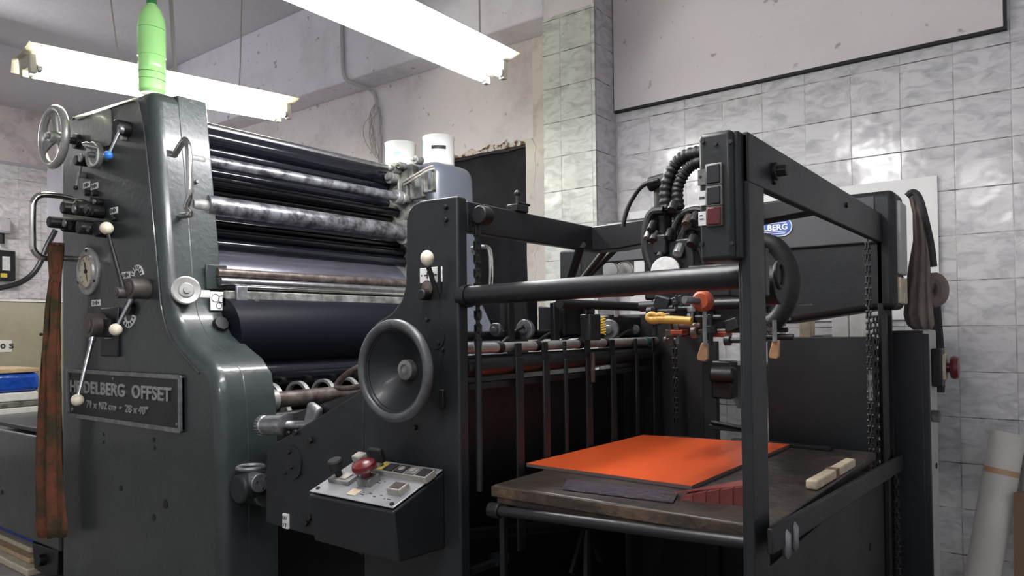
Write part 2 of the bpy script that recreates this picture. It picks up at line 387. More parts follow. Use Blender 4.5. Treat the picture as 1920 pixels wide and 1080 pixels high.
# white lacquered sheet on the tiles
q1 = PY(1757, 329, YW-.01)
tag(link('wall_sheet', MB().box((PY(1180, 400, YW-.01).x, YW-.012, q1.z-.62), (q1.x, YW-.003, q1.z)), 'offwhite', loc=(q1.x-.5, YW-.01, q1.z-.6)),
    'plain white sheet fixed flat on the tiles behind the feeder', 'sheet')

# conduit on the beam and wall with a tangle of loose wires
th = thing('wall_conduit', 'painted cable conduit running down the beam and plaster wall', 'conduit', PY(705, 200, YW-.02))
c = [PY(641, 0, CY-.015), PY(641, 60, CY-.015), PY(643, 130, CY-.015), PY(650, 150, CY-.015), PY(668, 158, CY+.05), PY(697, 170, YW-.02), PY(706, 195, YW-.02), PY(712, 280, YW-.02), PY(712, 400, YW-.02)]
link('pipe', MB().tube(smooth_path(c, 4), .013, 8), 'conduit', th)
for k in range(9):
    a = PY(706+random.uniform(-4, 4), 190+random.uniform(0, 25), YW-.03)
    pts = [a]
    sx = random.uniform(-1, .6)
    for j in range(1, 7):
        pts.append(PY(706 + sx*24*math.sin(j*.55) + random.uniform(-5, 5), 195+j*17+random.uniform(-5, 5), YW-.03-.01*random.random()))
    link('loose_wire', MB().tube(smooth_path(pts, 4), .0022, 5), 'wire', th)

# ================================================================== LAMPS
def lamp(name, label, x, ya, yb, z, tubem, wires):
    L = yb-ya
    t = thing(name, label, 'lamp', (x, (ya+yb)/2, z), 'hanging fluorescent lamps')
    # folded sheet: wide canopy with a short turned-down far edge
    sec = [(.125, .060), (.125, .063), (.03, .036), (-.085, .034), (-.108, -.024), (-.104, -.026), (-.081, .029), (.03, .031)]
    link('reflector', MB().loft([[Vector((x+a, yy, z+b)) for a, b in sec] for yy in (ya-.02, yb+.02)]), 'lampmetal', t)
    link('batten', MB().box((x-.03, ya, z-.025), (x+.03, yb, z+.031)), 'lampmetal', t, bevel=.006)
    for s in (-1, 1):
        xx = x+s*.050
        tb = link('tube', MB().cyl((xx, ya+.045, z-.030), (xx, yb-.045, z-.030), .019, n=14), tubem, t)
        for e0_, e1_ in ((ya, ya+.03), (yb, yb-.03)):
            link('end_cap', MB().cyl((xx, e1_, z-.030), (xx, e1_+(e1_-e0_)*.6, z-.030), .0195, n=12), 'alu', tb)
            link('tube_holder', MB().box((xx-.014, e0_, z-.055), (xx+.014, e1_, z+.03)), 'lampmetal', t, bevel=.004)
    for (yy, dy, rad, tw) in wires:
        pts = [Vector((x, yy, z+.03)), Vector((x, yy+dy*.3, z+.3)), Vector((x, yy+dy, ZC))]
        link('hanging_cord', MB().tube(smooth_path(pts, 5), rad, 6), 'wire', t)
        if tw: link('wire_twist', MB().torus((x, yy+.01, z+.06), (1, 0, 0), .02, .0025, 16, 5, .5, 4.5), 'wire', t)
    return t
L1 = lamp('fluorescent_lamp', 'cream fluorescent lamp glowing behind the green bottle', -3.72, 1.27, 2.66, 2.485, 'tubewarm',
     [(1.70, -.06, .004, True), (2.35, .12, .004, True), (1.98, .02, .012, False)])
L1.rotation_euler = (.072, 0, 0)   # hangs higher at its far cord
lamp('fluorescent_lamp', 'brightest white fluorescent lamp hanging above the press rollers', -2.07, 1.36, 2.64, 2.405, 'tube',
     [(1.6, 0, .004, False), (2.52, 0, .004, True), (2.0, 0, .012, False)])
lamp('fluorescent_lamp', 'fluorescent lamp above the feeder table, out of the frame', -1.12, .35, 1.65, 2.50, 'tube', [(.6, 0, .004, False), (1.4, 0, .004, False)])
lamp('fluorescent_lamp', 'fluorescent lamp at the far left of the hall', -6.9, .75, 2.0, 2.95, 'tube', [(1.0, 0, .004, False), (1.7, 0, .004, False)])
lamp('fluorescent_lamp', 'fluorescent lamp over the photographer on the aisle side', -.55, -1.7, -.45, 2.55, 'tube', [(-1.5, 0, .004, False), (-.7, 0, .004, False)])

# ================================================================== PRINTING UNIT
YF, YI = 1.40, 1.63          # operator side cover: outer and inner plane
YR0, YR1 = 2.85, 3.20        # far side cover
U = thing('printing_press', 'tall grey-green offset press tower with dials, rollers and a nameplate', 'printing press', (-3.0, 2.3, 0))
XB = -3.68
prof = [PY(a, b, YF) for a, b in ((283, 166), (296, 330), (312, 540), (320, 590), (336, 628), (362, 655), (386, 676), (403, 705), (411, 760), (414, 850))]
prof = [(p.x, p.z) for p in prof]
prof.append((prof[-1][0], .05))
tl = PY(128, 214, YF)
prof += [(XB, .05), (XB, PY(109, 300, YF).z), (tl.x, tl.z)]
PV = [Vector((x, YF, z)) for x, z in prof]
link('side_cover', MB().prism(PV, (0, .165, 0)), 'paint', U, bevel=.042, seg=5)
# inner slab, steps at the top like the casting
inner = [Vector((x + (.0015 if i < 10 else 0), YF+.105, z+(.0015 if i in (0, 13) else 0))) for i, (x, z) in enumerate(prof)]
link('side_frame', MB().prism(inner, (0, .125, 0)), 'paint', U, bevel=.005, seg=3)
zf = 2.13
far = [Vector((x, YR0, z)) for x, z in ((-2.66, zf), (-2.63, 1.55), (-2.60, 1.36), (-2.50, 1.18), (-2.40, 1.05), (-2.37, .9), (-2.37, .05), (XB, .05), (XB, zf))]
link('far_side_frame', MB().prism([p+Vector((-.13 if i < 7 else 0, -.05, -.02 if i in (0, 8) else 0)) for i, p in enumerate(far)], (0, .06, 0)), 'innerframe', U, bevel=.01)
link('far_side_cover', MB().prism(far, (0, YR1-YR0, 0)), 'farcover', U, bevel=.075, seg=6)
# casting ribs and gear details on the far frame
yy = YR0-.055
for (a, b, c_, d) in ((775, 330, 800, 372), (800, 322, 818, 360), (752, 338, 770, 372)):
    p, q = PY(a, b, yy), PY(c_, d, yy)
    link('casting_rib', MB().box((p.x, yy-.03, q.z), (p.x+.012, yy, p.z)).box((q.x-.012, yy-.03, q.z), (q.x, yy, p.z)).box((p.x, yy-.03, q.z), (q.x, yy, q.z+.012)), 'innerframe', U, bevel=.003)
for (a, b, r) in ((748, 318, .028), (790, 302, .022), (742, 335, .035), (760, 312, .018)):
    p = PY(a, b, yy); link('roller_bearing', MB().cyl(p, p-Vector((0, .05, 0)), r).cyl(p-Vector((0, .05, 0)), p-Vector((0, .07, 0)), r*.5), 'grime', U, bevel=.003)
pts = [PY(755, 342, yy-.03), PY(775, 330, yy-.05), PY(800, 315, yy-.05), PY(812, 311, yy-.03)]
link('oil_pipe', MB().tube(smooth_path(pts), .005, 8), 'wire', U)
link('grab_handle', MB().tube(smooth_path([Vector((-2.62, 3.1, 1.66)), Vector((-2.53, 3.1, 1.66)), Vector((-2.49, 3.1, 1.62)), Vector((-2.49, 3.1, 1.45)), Vector((-2.53, 3.1, 1.40)), Vector((-2.62, 3.1, 1.40))]), .013, 10), 'chrome', U)
link('oil_pipe', MB().tube([p+Vector((.01, 0, -.015)) for p in smooth_path(pts)], .005, 8), 'wire', U)

# rear wall & inside of the unit (dark)
link('inner_housing', MB().box((-3.6, YI+.02, .15), (-3.2, YR0-.05, 1.95)), 'dark', U)
link('base_block', MB().box((-3.4, YI, .05), (-2.55, YR0-.05, .42)), 'dark', U, bevel=.01)
XR = -2.93
def roller(u, vt, vb, x, m, name='roller', ya=YI-.03, yb=YR0-.05, knob=False, parent=U, n=40, dz=0):
    a = PX(u, vt, x); b = PX(u, vb, x); r = (a.z-b.z)/2; z = (a.z+b.z)/2+dz
    o = link(name, MB().cyl((x-r*.3, ya, z), (x-r*.3, yb, z), r, n=n), m, parent)
    return o, x-r*.3, z, r
# ink train, top to bottom, measured at the near ends
link('ink_duct_cover', MB().cyl((-2.97, YI-.03, PX(400, 236, -2.95).z-.008), (-2.97, YR0-.06, PX(400, 236, -2.95).z-.008), .022, n=24), 'steel', U)
for (vt, vb, x, m) in ((238, 282, -2.97, 'gloss'), (270, 302, -2.99, 'gloss'), (313, 334, -2.98, 'gloss'),
                       (331, 352, -2.90, 'gloss'), (348, 372, -2.96, 'gloss'), (404, 432, -2.90, 'gloss'), (426, 446, -2.86, 'gloss'), (444, 474, -2.86, 'gloss')):
    roller(400, vt, vb, x, m, 'ink_roller')
for (vt, vb, x, m, ku, kv, yb) in ((292, 314, -2.80, 'scuffed', 382, 304, YR0-.10), (366, 405, -2.76, 'scuffed', 398, 387, YR0-.08)):
    o, xx, z, r = roller(400, vt, vb, x, m, 'distributor_roller', yb=yb)
    k = PX(ku, kv, x+.01)
    link('roller_knob', MB().lathe((xx, YI-.10, z-.006), (0, 1, 0), [(.0, 0), (.012, 0), (.013, .004), (.026, .006), (.028, .012), (.028, .07), (.02, .09)], 24), 'grime', U)
    link('knob_centre', MB().cyl((xx, YI-.105, z-.006), (xx, YI-.09, z-.006), .006, n=10), 'black', U)
    link('roller_collar', MB().cyl((xx, yb-.06, z), (xx, yb-.03, z), r*1.5).cyl((xx, yb-.02, z), (xx, yb, z), r*1.35).cyl((xx, yb, z), (xx, yb+.06, z), r*.8), 'alu', U, bevel=.003)
# plate cylinder with printing plate, damper rollers, guard bars
o, xx, zz, r = roller(420, 468, 600, -2.86, 'cylplate', 'plate_cylinder', ya=YI-.02, yb=YR0-.12)
link('bearer_ring', MB().cyl((xx, YR0-.12, zz), (xx, YR0-.06, zz), r*1.0, n=40).cyl((xx, YI-.03, zz), (xx, YI-.0, zz), r, n=40), 'dullsteel', U)
roller(425, 503, 521, -2.69, 'rust', 'damper_roller')
roller(425, 520, 536, -2.67, 'steel', 'guard_bar')
roller(425, 534, 541, -2.66, 'chrome', 'guard_rod', ya=YI+.03)
a = PX(430, 545, -2.655); b = PX(430, 576, -2.655)
link('guard_shield', MB().box((-2.67, YI-.02, b.z), (-2.65, YR0-.12, a.z)), 'grime', U, bevel=.004)
link('shield_latch', MB().box((-2.65, YI+.02, b.z+.005), (-2.635, YI+.07, a.z+.02)), 'dullsteel', U, bevel=.004)
link('shield_screw', MB().cyl((-2.65, YI+.11, b.z+.02), (-2.63, YI+.11, b.z+.02), .012, n=12), 'dullsteel', U)
a = PX(440, 560, -2.62); b = PX(500, 692, -2.55)
rr = (a.z-b.z)/2*1.05
link('blanket_cylinder', MB().cyl((-2.58-rr*.75, YI-.02, (a.z+b.z)/2), (-2.58-rr*.75, YR0-.06, (a.z+b.z)/2), rr, n=64), 'blanket', U)
zc = b.z
link('transfer_cylinder', MB().cyl((-2.62, YI-.02, zc-.03), (-2.62, YR0-.06, zc-.03), .06, n=32), 'gloss', U)
# paper wheels
for k in range(9):
    y = YI+.07+k*.13
    link('paper_wheel', MB().lathe((-2.50, y, zc-.135), (0, 1, 0), [(.070, 0), (.082, 0), (.082, .02), (.070, .02), (.070, 0)], 36, caps=False), 'alu', U)
link('transfer_shaft', MB().cyl((-2.43, YI-.03, zc-.115), (-2.43, YR0-.06, zc-.115), .032, n=24), 'rust', U)
link('shaft_collar', MB().cyl((-2.43, YI, zc-.115), (-2.43, YI+.05, zc-.115), .042, n=24), 'alu', U)
link('lower_shaft', MB().cyl((-2.40, YI-.03, zc-.18), (-2.40, YR0-.06, zc-.18), .022, n=20), 'dark', U)
for k in range(16):
    y = YI+.03+k*.072
    h = random.choice((.10, .14, .18))
    link('gripper_finger', MB().box((-2.46, y, zc-.22-h), (-2.45, y+(.03 if k % 3 == 0 else .012), zc-.20)), 'steel' if k % 2 else 'alu', U, bevel=.003)
link('gripper_bar', MB().cyl((-2.5, YI, zc-.27), (-2.5, YR0-.06, zc-.27), .05, n=20), 'dullsteel', U)

# raised line framing the side face
rl = [PY(a_, b_, YF) for a_, b_ in ((147, 224), (200, 205), (246, 190), (258, 190), (264, 202), (272, 260), (284, 380), (297, 520), (303, 580), (318, 630), (345, 668), (374, 700))]
link('cover_ridge', MB().tube(smooth_path(rl, 4), .0045, 8), 'paint', U)
# --- operator side face furniture
def Yc(u, v, ya, yb, r, m, name, parent=U, n=24, bevel=.003, r2=None, label=None):
    p = PY(u, v, (ya+yb)/2); return link(name, MB().cyl((p.x, ya, p.z), (p.x, yb, p.z), r, r2, n=n), m, parent, bevel=bevel, label=label)
# big handwheel
c = PY(101, 257, 1.30)
hw = link('handwheel', MB().torus(c, (0, 1, 0), .122, .017, 48, 12), 'alu', U, label='polished handwheel')
sp = MB()
for a in (90, 195, 300):
    d = Vector((math.cos(math.radians(a)), 0, math.sin(math.radians(a))))
    u_, w_ = Vector((0, 1, 0)), d.cross(Vector((0, 1, 0)))
    rings = []
    for rr_, wd in ((.02, .016), (.06, .018), (.118, .030)):
        ctr = c + d*rr_ + Vector((0, .012*(1-rr_/.12), 0))
        rings.append([ctr+w_*wd-u_*.006, ctr+w_*wd+u_*.006, ctr-w_*wd+u_*.006, ctr-w_*wd-u_*.006])
    sp.loft(rings)
link('spoke', sp, 'alu', hw, bevel=.003)
link('wheel_hub', MB().cyl(c-Vector((0, .02, 0)), c+Vector((0, .03, 0)), .026).cyl(c-Vector((0, .035, 0)), c-Vector((0, .02, 0)), .014), 'alu', hw, bevel=.004)
link('wheel_shaft', MB().cyl(c+Vector((0, .02, 0)), (c.x, YF+.01, c.z), .016).cyl((c.x, YF-.02, c.z), (c.x, YF+.01, c.z), .034), 'black', hw, bevel=.003)
# inspection cover with swirl
q = [PY(a, b, YF) for a, b in ((170, 217), (206, 202), (211, 207), (211, 268), (206, 274), (176, 283), (170, 276))]
link('inspection_cover', MB().prism([p+Vector((0, -.004, 0)) for p in q], (0, .01, 0)), 'paint', U, bevel=.002)
# lever with blue ball
hub = Yc(229, 240, YF-.055, YF, .030, 'black', 'lever_hub')
p0 = PY(225, 243, YF-.06); p1 = PY(203, 291, YF-.10)
link('hub_cap', MB().cyl(p0+Vector((0, .01, 0)), p0-Vector((0, .006, 0)), .018), 'dullsteel', hub, bevel=.002)
link('lever_arm', MB().cyl(p0, p1, .008, .006, 10), 'steel', hub)
link('lever_ball', MB().ball(p1, .017), 'blue', hub, label='blue ball knob')
Yc(232, 258, YF-.02, YF, .014, 'alu', 'small_stop')
# white dial with butterfly
dial = Yc(177, 291, YF-.05, YF-.02, .055, 'alu', 'adjustment_dial', n=36)
p = PY(177, 291, YF-.05)
link('dial_ring', MB().torus((p.x, YF-.052, p.z), (0, 1, 0), .042, .004, 36, 8), 'white', dial)
link('dial_shaft', MB().cyl((p.x, YF-.02, p.z), (p.x, YF, p.z), .02).cyl((p.x, YF-.075, p.z), (p.x, YF-.05, p.z), .012), 'dullsteel', dial)
a = PY(157, 270, YF-.09); b = PY(180, 277, YF-.06)
link('dial_wing', MB().lathe(a, b-a, [(.002, -.01), (.013, .01), (.014, .03), (.006, .06), (.006, (b-a).length)], 14), 'chrome', dial)
# small lever under it
hub = Yc(152, 302, YF-.05, YF, .022, 'black', 'lever_hub')
p0 = PY(151, 312, YF-.05); p1 = PY(142, 352, YF-.07)
link('lever_arm', MB().cyl(p0, p1, .007, .005, 10), 'dullsteel', hub)
link('lever_tip', MB().ball(p1, .010), 'black', hub)
Yc(151, 296, YF-.055, YF-.045, .018, 'alu', 'hub_cap'); Yc(154, 328, YF-.03, YF, .014, 'alu', 'small_stop')
# symbol plates with a pip below
for (a, b, w_) in ((162, 347, .034), (177, 349, .034), (213, 395, .034), (236, 516, .036), (180, 568, .042)):
    p = PY(a, b, YF-.003)
    pl = link('symbol_plate', MB().box((p.x-w_, YF-.004, p.z-.014), (p.x+w_, YF, p.z+.014)), 'white', U, bevel=.002)
    mk = MB()
    for k, (dx, wd, h) in enumerate(((-.55, .006, .018), (-.15, .004, .012), (.2, .008, .018), (.6, .005, .01))):
        mk.box((p.x+dx*w_-wd/2, YF-.006, p.z-h/2), (p.x+dx*w_+wd/2, YF-.003, p.z+h/2))
    link('symbol', mk, 'black', pl)
for (a, b) in ((162, 362), (177, 363), (213, 410)):
    Yc(a, b, YF-.02, YF, .012, 'black', 'selector_pip', n=14)
    Yc(a, b-5, YF-.012, YF, .006, 'black', 'selector_pip', n=10)
# cluster of black knobs
for (a, b, r, dep) in ((142, 392, .028, .11), (165, 392, .034, .10), (178, 396, .030, .07), (124, 419, .026, .14), (135, 422, .034, .08), (170, 428, .030, .10), (192, 430, .036, .06), (150, 380, .016, .05), (180, 378, .018, .05)):
    k_ = Yc(a, b, YF-dep, YF, r, 'black', 'star_knob', n=8, bevel=.006)
    p = PY(a-3, b, YF-dep)
    link('knob_face', MB().cyl((p.x, YF-dep-.004, p.z), (p.x, YF-dep+.002, p.z), r*.55, n=14), 'dullsteel' if r < .03 else 'dark', k_)
# long lever up to a cream ball, big brown hub, scales
def lever(hu, hv, tu, tv, hy, ty, hr, hl, ball=.024, arm='dullsteel', hm='brownhub'):
    h = PY(hu, hv, hy)
    hb = link('lever_hub', MB().cyl((h.x, hy, h.z), (h.x, hy+hl, h.z), hr, n=28).cyl((h.x, hy-.004, h.z), (h.x, hy, h.z), hr*.62, n=20), hm, U, bevel=.005)
    a = Vector((h.x, hy+.03, h.z)); b = PY(tu, tv, ty); d = (b-a).normalized()
    link('lever_arm', MB().cyl(a+d*hr*.8, b, .0095, .007, 12).cyl(a+d*hr*.8, a+d*hr*1.4, .013), arm, hb)
    link('lever_ball', MB().ball(b, ball), 'cream', hb, label='cream ball knob')
    return hb
lever(218, 549, 200, 428, 1.30, 1.30, .021, .09, .025, 'black')
lever(242, 541, 217, 618, 1.33, 1.30, .040, .07, .024, 'steel')
lever(165, 610, 145, 750, 1.33, 1.27, .050, .07, .024, 'steel', 'brownhub')
for (a, b, r0, s0, s1) in ((259, 520, .050, 10, 170), (243, 588, .058, 180, 350)):
    p = PY(a, b, YF); pts = []
    for rr_, rng in ((r0, range(0, 13)), (r0*.55, range(12, -1, -1))):
        for i in rng:
            t = math.radians(s0+(s1-s0)*i/12); pts.append(Vector((p.x+rr_*math.cos(t), YF-.005, p.z+rr_*math.sin(t))))
    sc_ = link('scale_arc', MB().prism(pts, (0, .006, 0)), 'white', U)
    tk = MB()
    for i in range(7):
        t = math.radians(s0+12+(s1-s0-24)*i/6); q = Vector((p.x+r0*.8*math.cos(t), YF-.007, p.z+r0*.8*math.sin(t)))
        tk.cbox(q, (.004, .003, .012), Matrix.Rotation(-(t-math.pi/2), 3, 'Y'))
    link('scale_marks', tk, 'black', sc_)
Yc(243, 578, YF-.02, YF, .028, 'black', 'scale_knob')
# pressure gauge
p = PY(163, 509, YF-.01)
g = link('pressure_gauge', MB().lathe((p.x, YF, p.z), (0, -1, 0), [(.104, 0), (.104, .008), (.100, .012), (.078, .012), (.074, .02), (.070, .02), (.069, .010), (.0005, .010)], 48), 'alu', U)
link('gauge_face', MB().cyl((p.x, YF-.0125, p.z), (p.x, YF-.0105, p.z), .068, n=40), 'creampaper', g)
mk = MB()
for i in range(11):
    t = math.radians(-50+280*i/10); mk.cbox((p.x+.057*math.cos(t), YF-.0135, p.z+.057*math.sin(t)), (.002, .001, .010), Matrix.Rotation(-(t-math.pi/2), 3, 'Y'))
link('gauge_marks', mk, 'black', g)
link('gauge_needle', MB().cyl((p.x-.012, YF-.016, p.z+.04), (p.x+.018, YF-.016, p.z-.045), .003, .001, 8).cyl((p.x, YF-.02, p.z), (p.x, YF-.012, p.z), .009, n=14), 'black', g)
link('gauge_screw', MB().cyl((p.x, YF-.016, p.z+.09), (p.x, YF-.01, p.z+.09), .006, n=10).cyl((p.x-.078, YF-.016, p.z-.045), (p.x-.078, YF-.01, p.z-.045), .006, n=10).cyl((p.x+.078, YF-.016, p.z-.045), (p.x+.078, YF-.01, p.z-.045), .006, n=10), 'black', g)
# switch plate
a, b = PY(193, 578, YF), PY(226, 669, YF)
sp_ = link('switch_plate', MB().box((a.x, YF-.012, b.z), (b.x, YF, a.z)), 'dark', U, bevel=.005)
cx_ = (a.x+b.x)/2
link('switch_lens', MB().cyl((cx_-.045, YF-.03, a.z-.07), (cx_-.045, YF-.01, a.z-.07), .016, n=16), 'dullsteel', sp_, bevel=.003)
link('switch_rocker', MB().box((cx_-.015, YF-.03, b.z+.085), (cx_+.05, YF-.01, b.z+.16)), 'black', sp_, bevel=.004)
link('switch_line', MB().box((cx_-.03, YF-.0145, b.z+.075), (cx_+.03, YF-.012, b.z+.079)), 'steel', sp_)
# nameplate
a, b = PY(128, 697, YF-.008), PY(343, 812, YF-.008)
x0, x1, z0, z1 = a.x, b.x, b.z, PY(343, 703, YF-.008).z
npl = link('nameplate', MB().prism(rrect(x0, x1, z0, z1, .012, YF-.010), (0, .010, 0)), 'dark', U)
bd = MB(); o_ = rrect(x0, x1, z0, z1, .012, YF-.018); i_ = rrect(x0+.018, x1-.018, z0+.016, z1-.016, .006, YF-.018)
n_ = len(o_); vs = o_+i_+[p+Vector((0, .016, 0)) for p in o_]+[p+Vector((0, .016, 0)) for p in i_]; fs = []
for i in range(n_):
    j = (i+1) % n_; fs += [(i, j, n_+j, n_+i), (i, 2*n_+i, 2*n_+j, j), (n_+i, n_+j, 3*n_+j, 3*n_+i)]
bd.add(vs, fs); link('nameplate_border', bd, 'dullsteel', npl)
hh = z1-z0; ww = x1-x0
text('nameplate_lettering', 'HEIDELBERG  OFFSET', 'alu', npl, (x0+.035, YF-.012, z0+hh*.52), ww*.89, hh*.25, depth=.003)
text('nameplate_lettering', '71 x 102 cm  •  28 x 40"', 'alu', npl, (x0+.20, YF-.012, z0+hh*.24), ww*.54, hh*.15, depth=.003, bold=.008)
link('nameplate_rivet', MB().cyl((x0+ww*.45, YF-.014, z1-.03), (x0+ww*.45, YF-.008, z1-.03), .005, n=10).cyl((x0+ww*.03+.02, YF-.014, z0+.035), (x0+ww*.03+.02, YF-.008, z0+.035), .008, n=10).cyl((x1-.035, YF-.014, z0+.03), (x1-.035, YF-.008, z0+.03), .005, n=10), 'alu', npl)
# holes in the lower cover
for (a, b, r) in ((195, 814, .008), (195, 829, .008), (289, 825, .009), (290, 840, .008), (228, 915, .012), (311, 945, .018), (289, 970, .013), (122, 276, .008), (200, 262, .01), (211, 240, .01), (137, 213+9, .007)):
    Yc(a, b, YF-.002, YF+.004, r, 'black', 'bore_hole', n=16, bevel=0)
# chrome grab handles
def handle(pts, r, m='chrome'):
    link('grab_handle', MB().tube(smooth_path(pts, 6), r, 12), m, U)
bx = PY(140, 372, YF).x
u1 = PX(140, 372, bx)
A = [Vector((bx-.02, YF+.01, u1.z)), Vector((bx-.02, YF-.05, u1.z+.006)), Vector((bx-.02, YF-.125, u1.z+.0)), Vector((bx-.02, YF-.155, u1.z-.03)), Vector((bx-.02, YF-.16, u1.z-.08)),
     Vector((bx-.02, YF-.16, u1.z-.20)), Vector((bx-.02, YF-.155, u1.z-.245)), Vector((bx-.02, YF-.12, u1.z-.275)), Vector((bx-.02, YF-.05, u1.z-.27)), Vector((bx-.02, YF+.01, u1.z-.27))]
handle(A, .0135)
b0 = PX(312, 287, prof[1][0]); b1 = PX(327, 396, prof[2][0]); yh = 1.475
hx = b0.x+.088
handle([Vector((b0.x-.02, yh, b0.z)), Vector((b0.x+.05, yh, b0.z+.045)), Vector((hx-.02, yh, b0.z+.045)), Vector((hx, yh, b0.z+.01)), Vector((hx+.012, yh, b0.z-.12)), Vector((hx+.01, yh, b1.z+.06)),
        Vector((hx-.015, yh, b1.z+.02)), Vector((b1.x+.04, yh, b1.z-.01)), Vector((b1.x-.03, yh, b1.z-.01))], .0125)
# round dial, scale, plates on the sloping front edge
def onfront(u, v, yy=None):
    # point on the front edge surface of the cover at the height of the sight line
    x = -2.7
    for _ in range(6):
        p = PX(u, v, x)
        for (xa, za), (xb, zb) in zip(prof[:10], prof[1:11]):
            if zb <= p.z <= za: x = xa+(xb-xa)*(za-p.z)/max(1e-6, za-zb); break
    return PX(u, v, x)
p = onfront(344, 547)
d1 = link('register_dial', MB().lathe(p+Vector((.0, 0, 0)), (1, -.25, .1), [(.012, -.02), (.02, .02), (.052, .024), (.055, .03), (.055, .04), (.05, .043), (.03, .040), (.026, .044), (.014, .044), (.012, .052), (.001, .052)], 36), 'alu', U)
p = onfront(372, 551)
link('scale_strip', MB().cbox(p+Vector((.006, 0, 0)), (.006, .09, .03)), 'white', U, bevel=.002)
p = onfront(405, 565)
ip = link('instruction_plate', MB().cbox(p+Vector((.018, 0, .0)), (.006, .07, .075)), 'offwhite', U, bevel=.002)
link('plate_drawing', MB().torus(p+Vector((.022, -.015, .012)), (1, 0, 0), .016, .0012, 20, 5).torus(p+Vector((.022, .012, .008)), (1, 0, 0), .014, .0012, 20, 5).torus(p+Vector((.022, .0, -.018)), (1, 0, 0), .012, .0012, 20, 5), 'black', ip)
p = onfront(402, 520)
link('cover_flap', MB().cbox(p+Vector((.012, 0, 0)), (.012, .09, .10)), 'paint', U, bevel=.003)
link('flap_emblem', MB().torus(p+Vector((.020, .01, 0)), (1, 0, 0), .014, .002, 20, 6), 'dark', U)
p = onfront(411, 610)
link('cover_plug', MB().cyl(p-Vector((.02, 0, .01)), p+Vector((.022, 0, .01)), .030, n=8), 'black', U, bevel=.002)
p = onfront(367, 341); link('hinge_pin', MB().cyl(p, p+Vector((.015, 0, 0)), .008, n=12), 'dullsteel', U, bevel=.002)
# twin round covers low at the front edge
p = PX(475, 912, prof[9][0]+.0); k0 = Vector((prof[9][0], p.y, p.z))
kn = link('clutch_housing', MB().cyl(k0-Vector((.03, .0, 0)), k0+Vector((.10, -.0, 0)), .062, n=32), 'paint', U, bevel=.008, seg=3)
p2 = PX(459, 915, prof[9][0]+.06); link('clutch_cap', MB().cyl(p2+Vector((0, .06, 0)), p2-Vector((0, .03, 0)), .05, n=32), 'feeder', kn, bevel=.008)
p3 = PX(489, 905, prof[9][0]+.12)
cp = MB().cyl(p3-Vector((.05, 0, 0)), p3+Vector((.004, -.004, 0)), .033, n=28)
link('clutch_disc', cp, 'dullsteel', kn, bevel=.003)
sc = MB()
for a in (40, 160, 280): sc.cyl(p3+Vector((.0, .02*math.cos(math.radians(a)), .02*math.sin(math.radians(a)))), p3+Vector((.008, .02*math.cos(math.radians(a)), .02*math.sin(math.radians(a)))), .003, n=8)
link('cap_screw', sc, 'chrome', kn)
p4 = PX(470, 876, prof[9][0]+.05); link('clutch_rim', MB().torus(p4, (0, 0, 1), .045, .007, 28, 8), 'dullsteel', kn)
# ================================================================== DELIVERY END (far left, low)
DV = thing('delivery_unit', 'low dark grey delivery housing left of the press tower', 'machine', (-4.4, 1.8, 0))
a = PY(5, 806, YF); b = PY(105, 1030, YF)
link('housing', MB().box((-5.25, YF+.0, PY(60, 1018, YF).z+.01), (XB-.005, YF+.5, a.z)), 'paint', DV, bevel=.012, seg=3)
link('cover_board', MB().box((-4.5, YF+.02, a.z+.012), (XB+.02-.06, YF+.42, a.z+.035)), 'dark', DV, bevel=.005)
p = PY(85, 1055, YF+.03)
link('foot_bracket', MB().prism([PY(a_, b_, YF+.03) for a_, b_ in ((60, 1018), (108, 1032), (108, 1079), (85, 1079), (64, 1066))], (0, .12, 0)), 'dark', DV, bevel=.004)
link('castor', MB().cyl(PY(70, 1052, YF), PY(70, 1052, YF)+Vector((0, .04, 0)), .028), 'black', DV, bevel=.003)
link('stand_leg', MB().box((-5.2, YF+.1, 0), (-5.12, YF+.3, .3)).box((-3.95, YF+.15, 0), (-3.85, YF+.35, .3)), 'dark', DV)
Yc(3, 923, YF-.003, YF, .012, 'black', 'bore_hole', parent=DV, bevel=0)

# ================================================================== FEEDER
FD = thing('sheet_feeder', 'dark sheet feeder frame with suction head above the pile table', 'sheet feeder', (-.9, 2.0, 0))
YP = 1.45; XP = -1.275
pl = [(775, 383), (790, 376), (857, 367)]
pp = [PY(a, b, YP) for a, b in pl]; pp[-1].x = XP
pp += [Vector((XP, YP, .03))]
lx = PY(680, 900, YP).x
pp += [Vector((lx, YP, .03))] + [PY(a, b, YP) for a, b in ((680, 665), (690, 630), (705, 606), (735, 586), (752, 564), (760, 535), (761, 410), (766, 394))]
link('side_panel', MB().prism(pp, (0, .04, 0)), 'feeder', FD, bevel=.006, seg=3)
q = [PY(a, b, YP+.004) for a, b in ((681, 731), (529, 823), (500, 837), (498, 980), (560, 998), (600, 1008), (681, 1042))]
link('lower_side_plate', MB().prism(q, (0, .036, 0)), 'feeder', FD, bevel=.004)
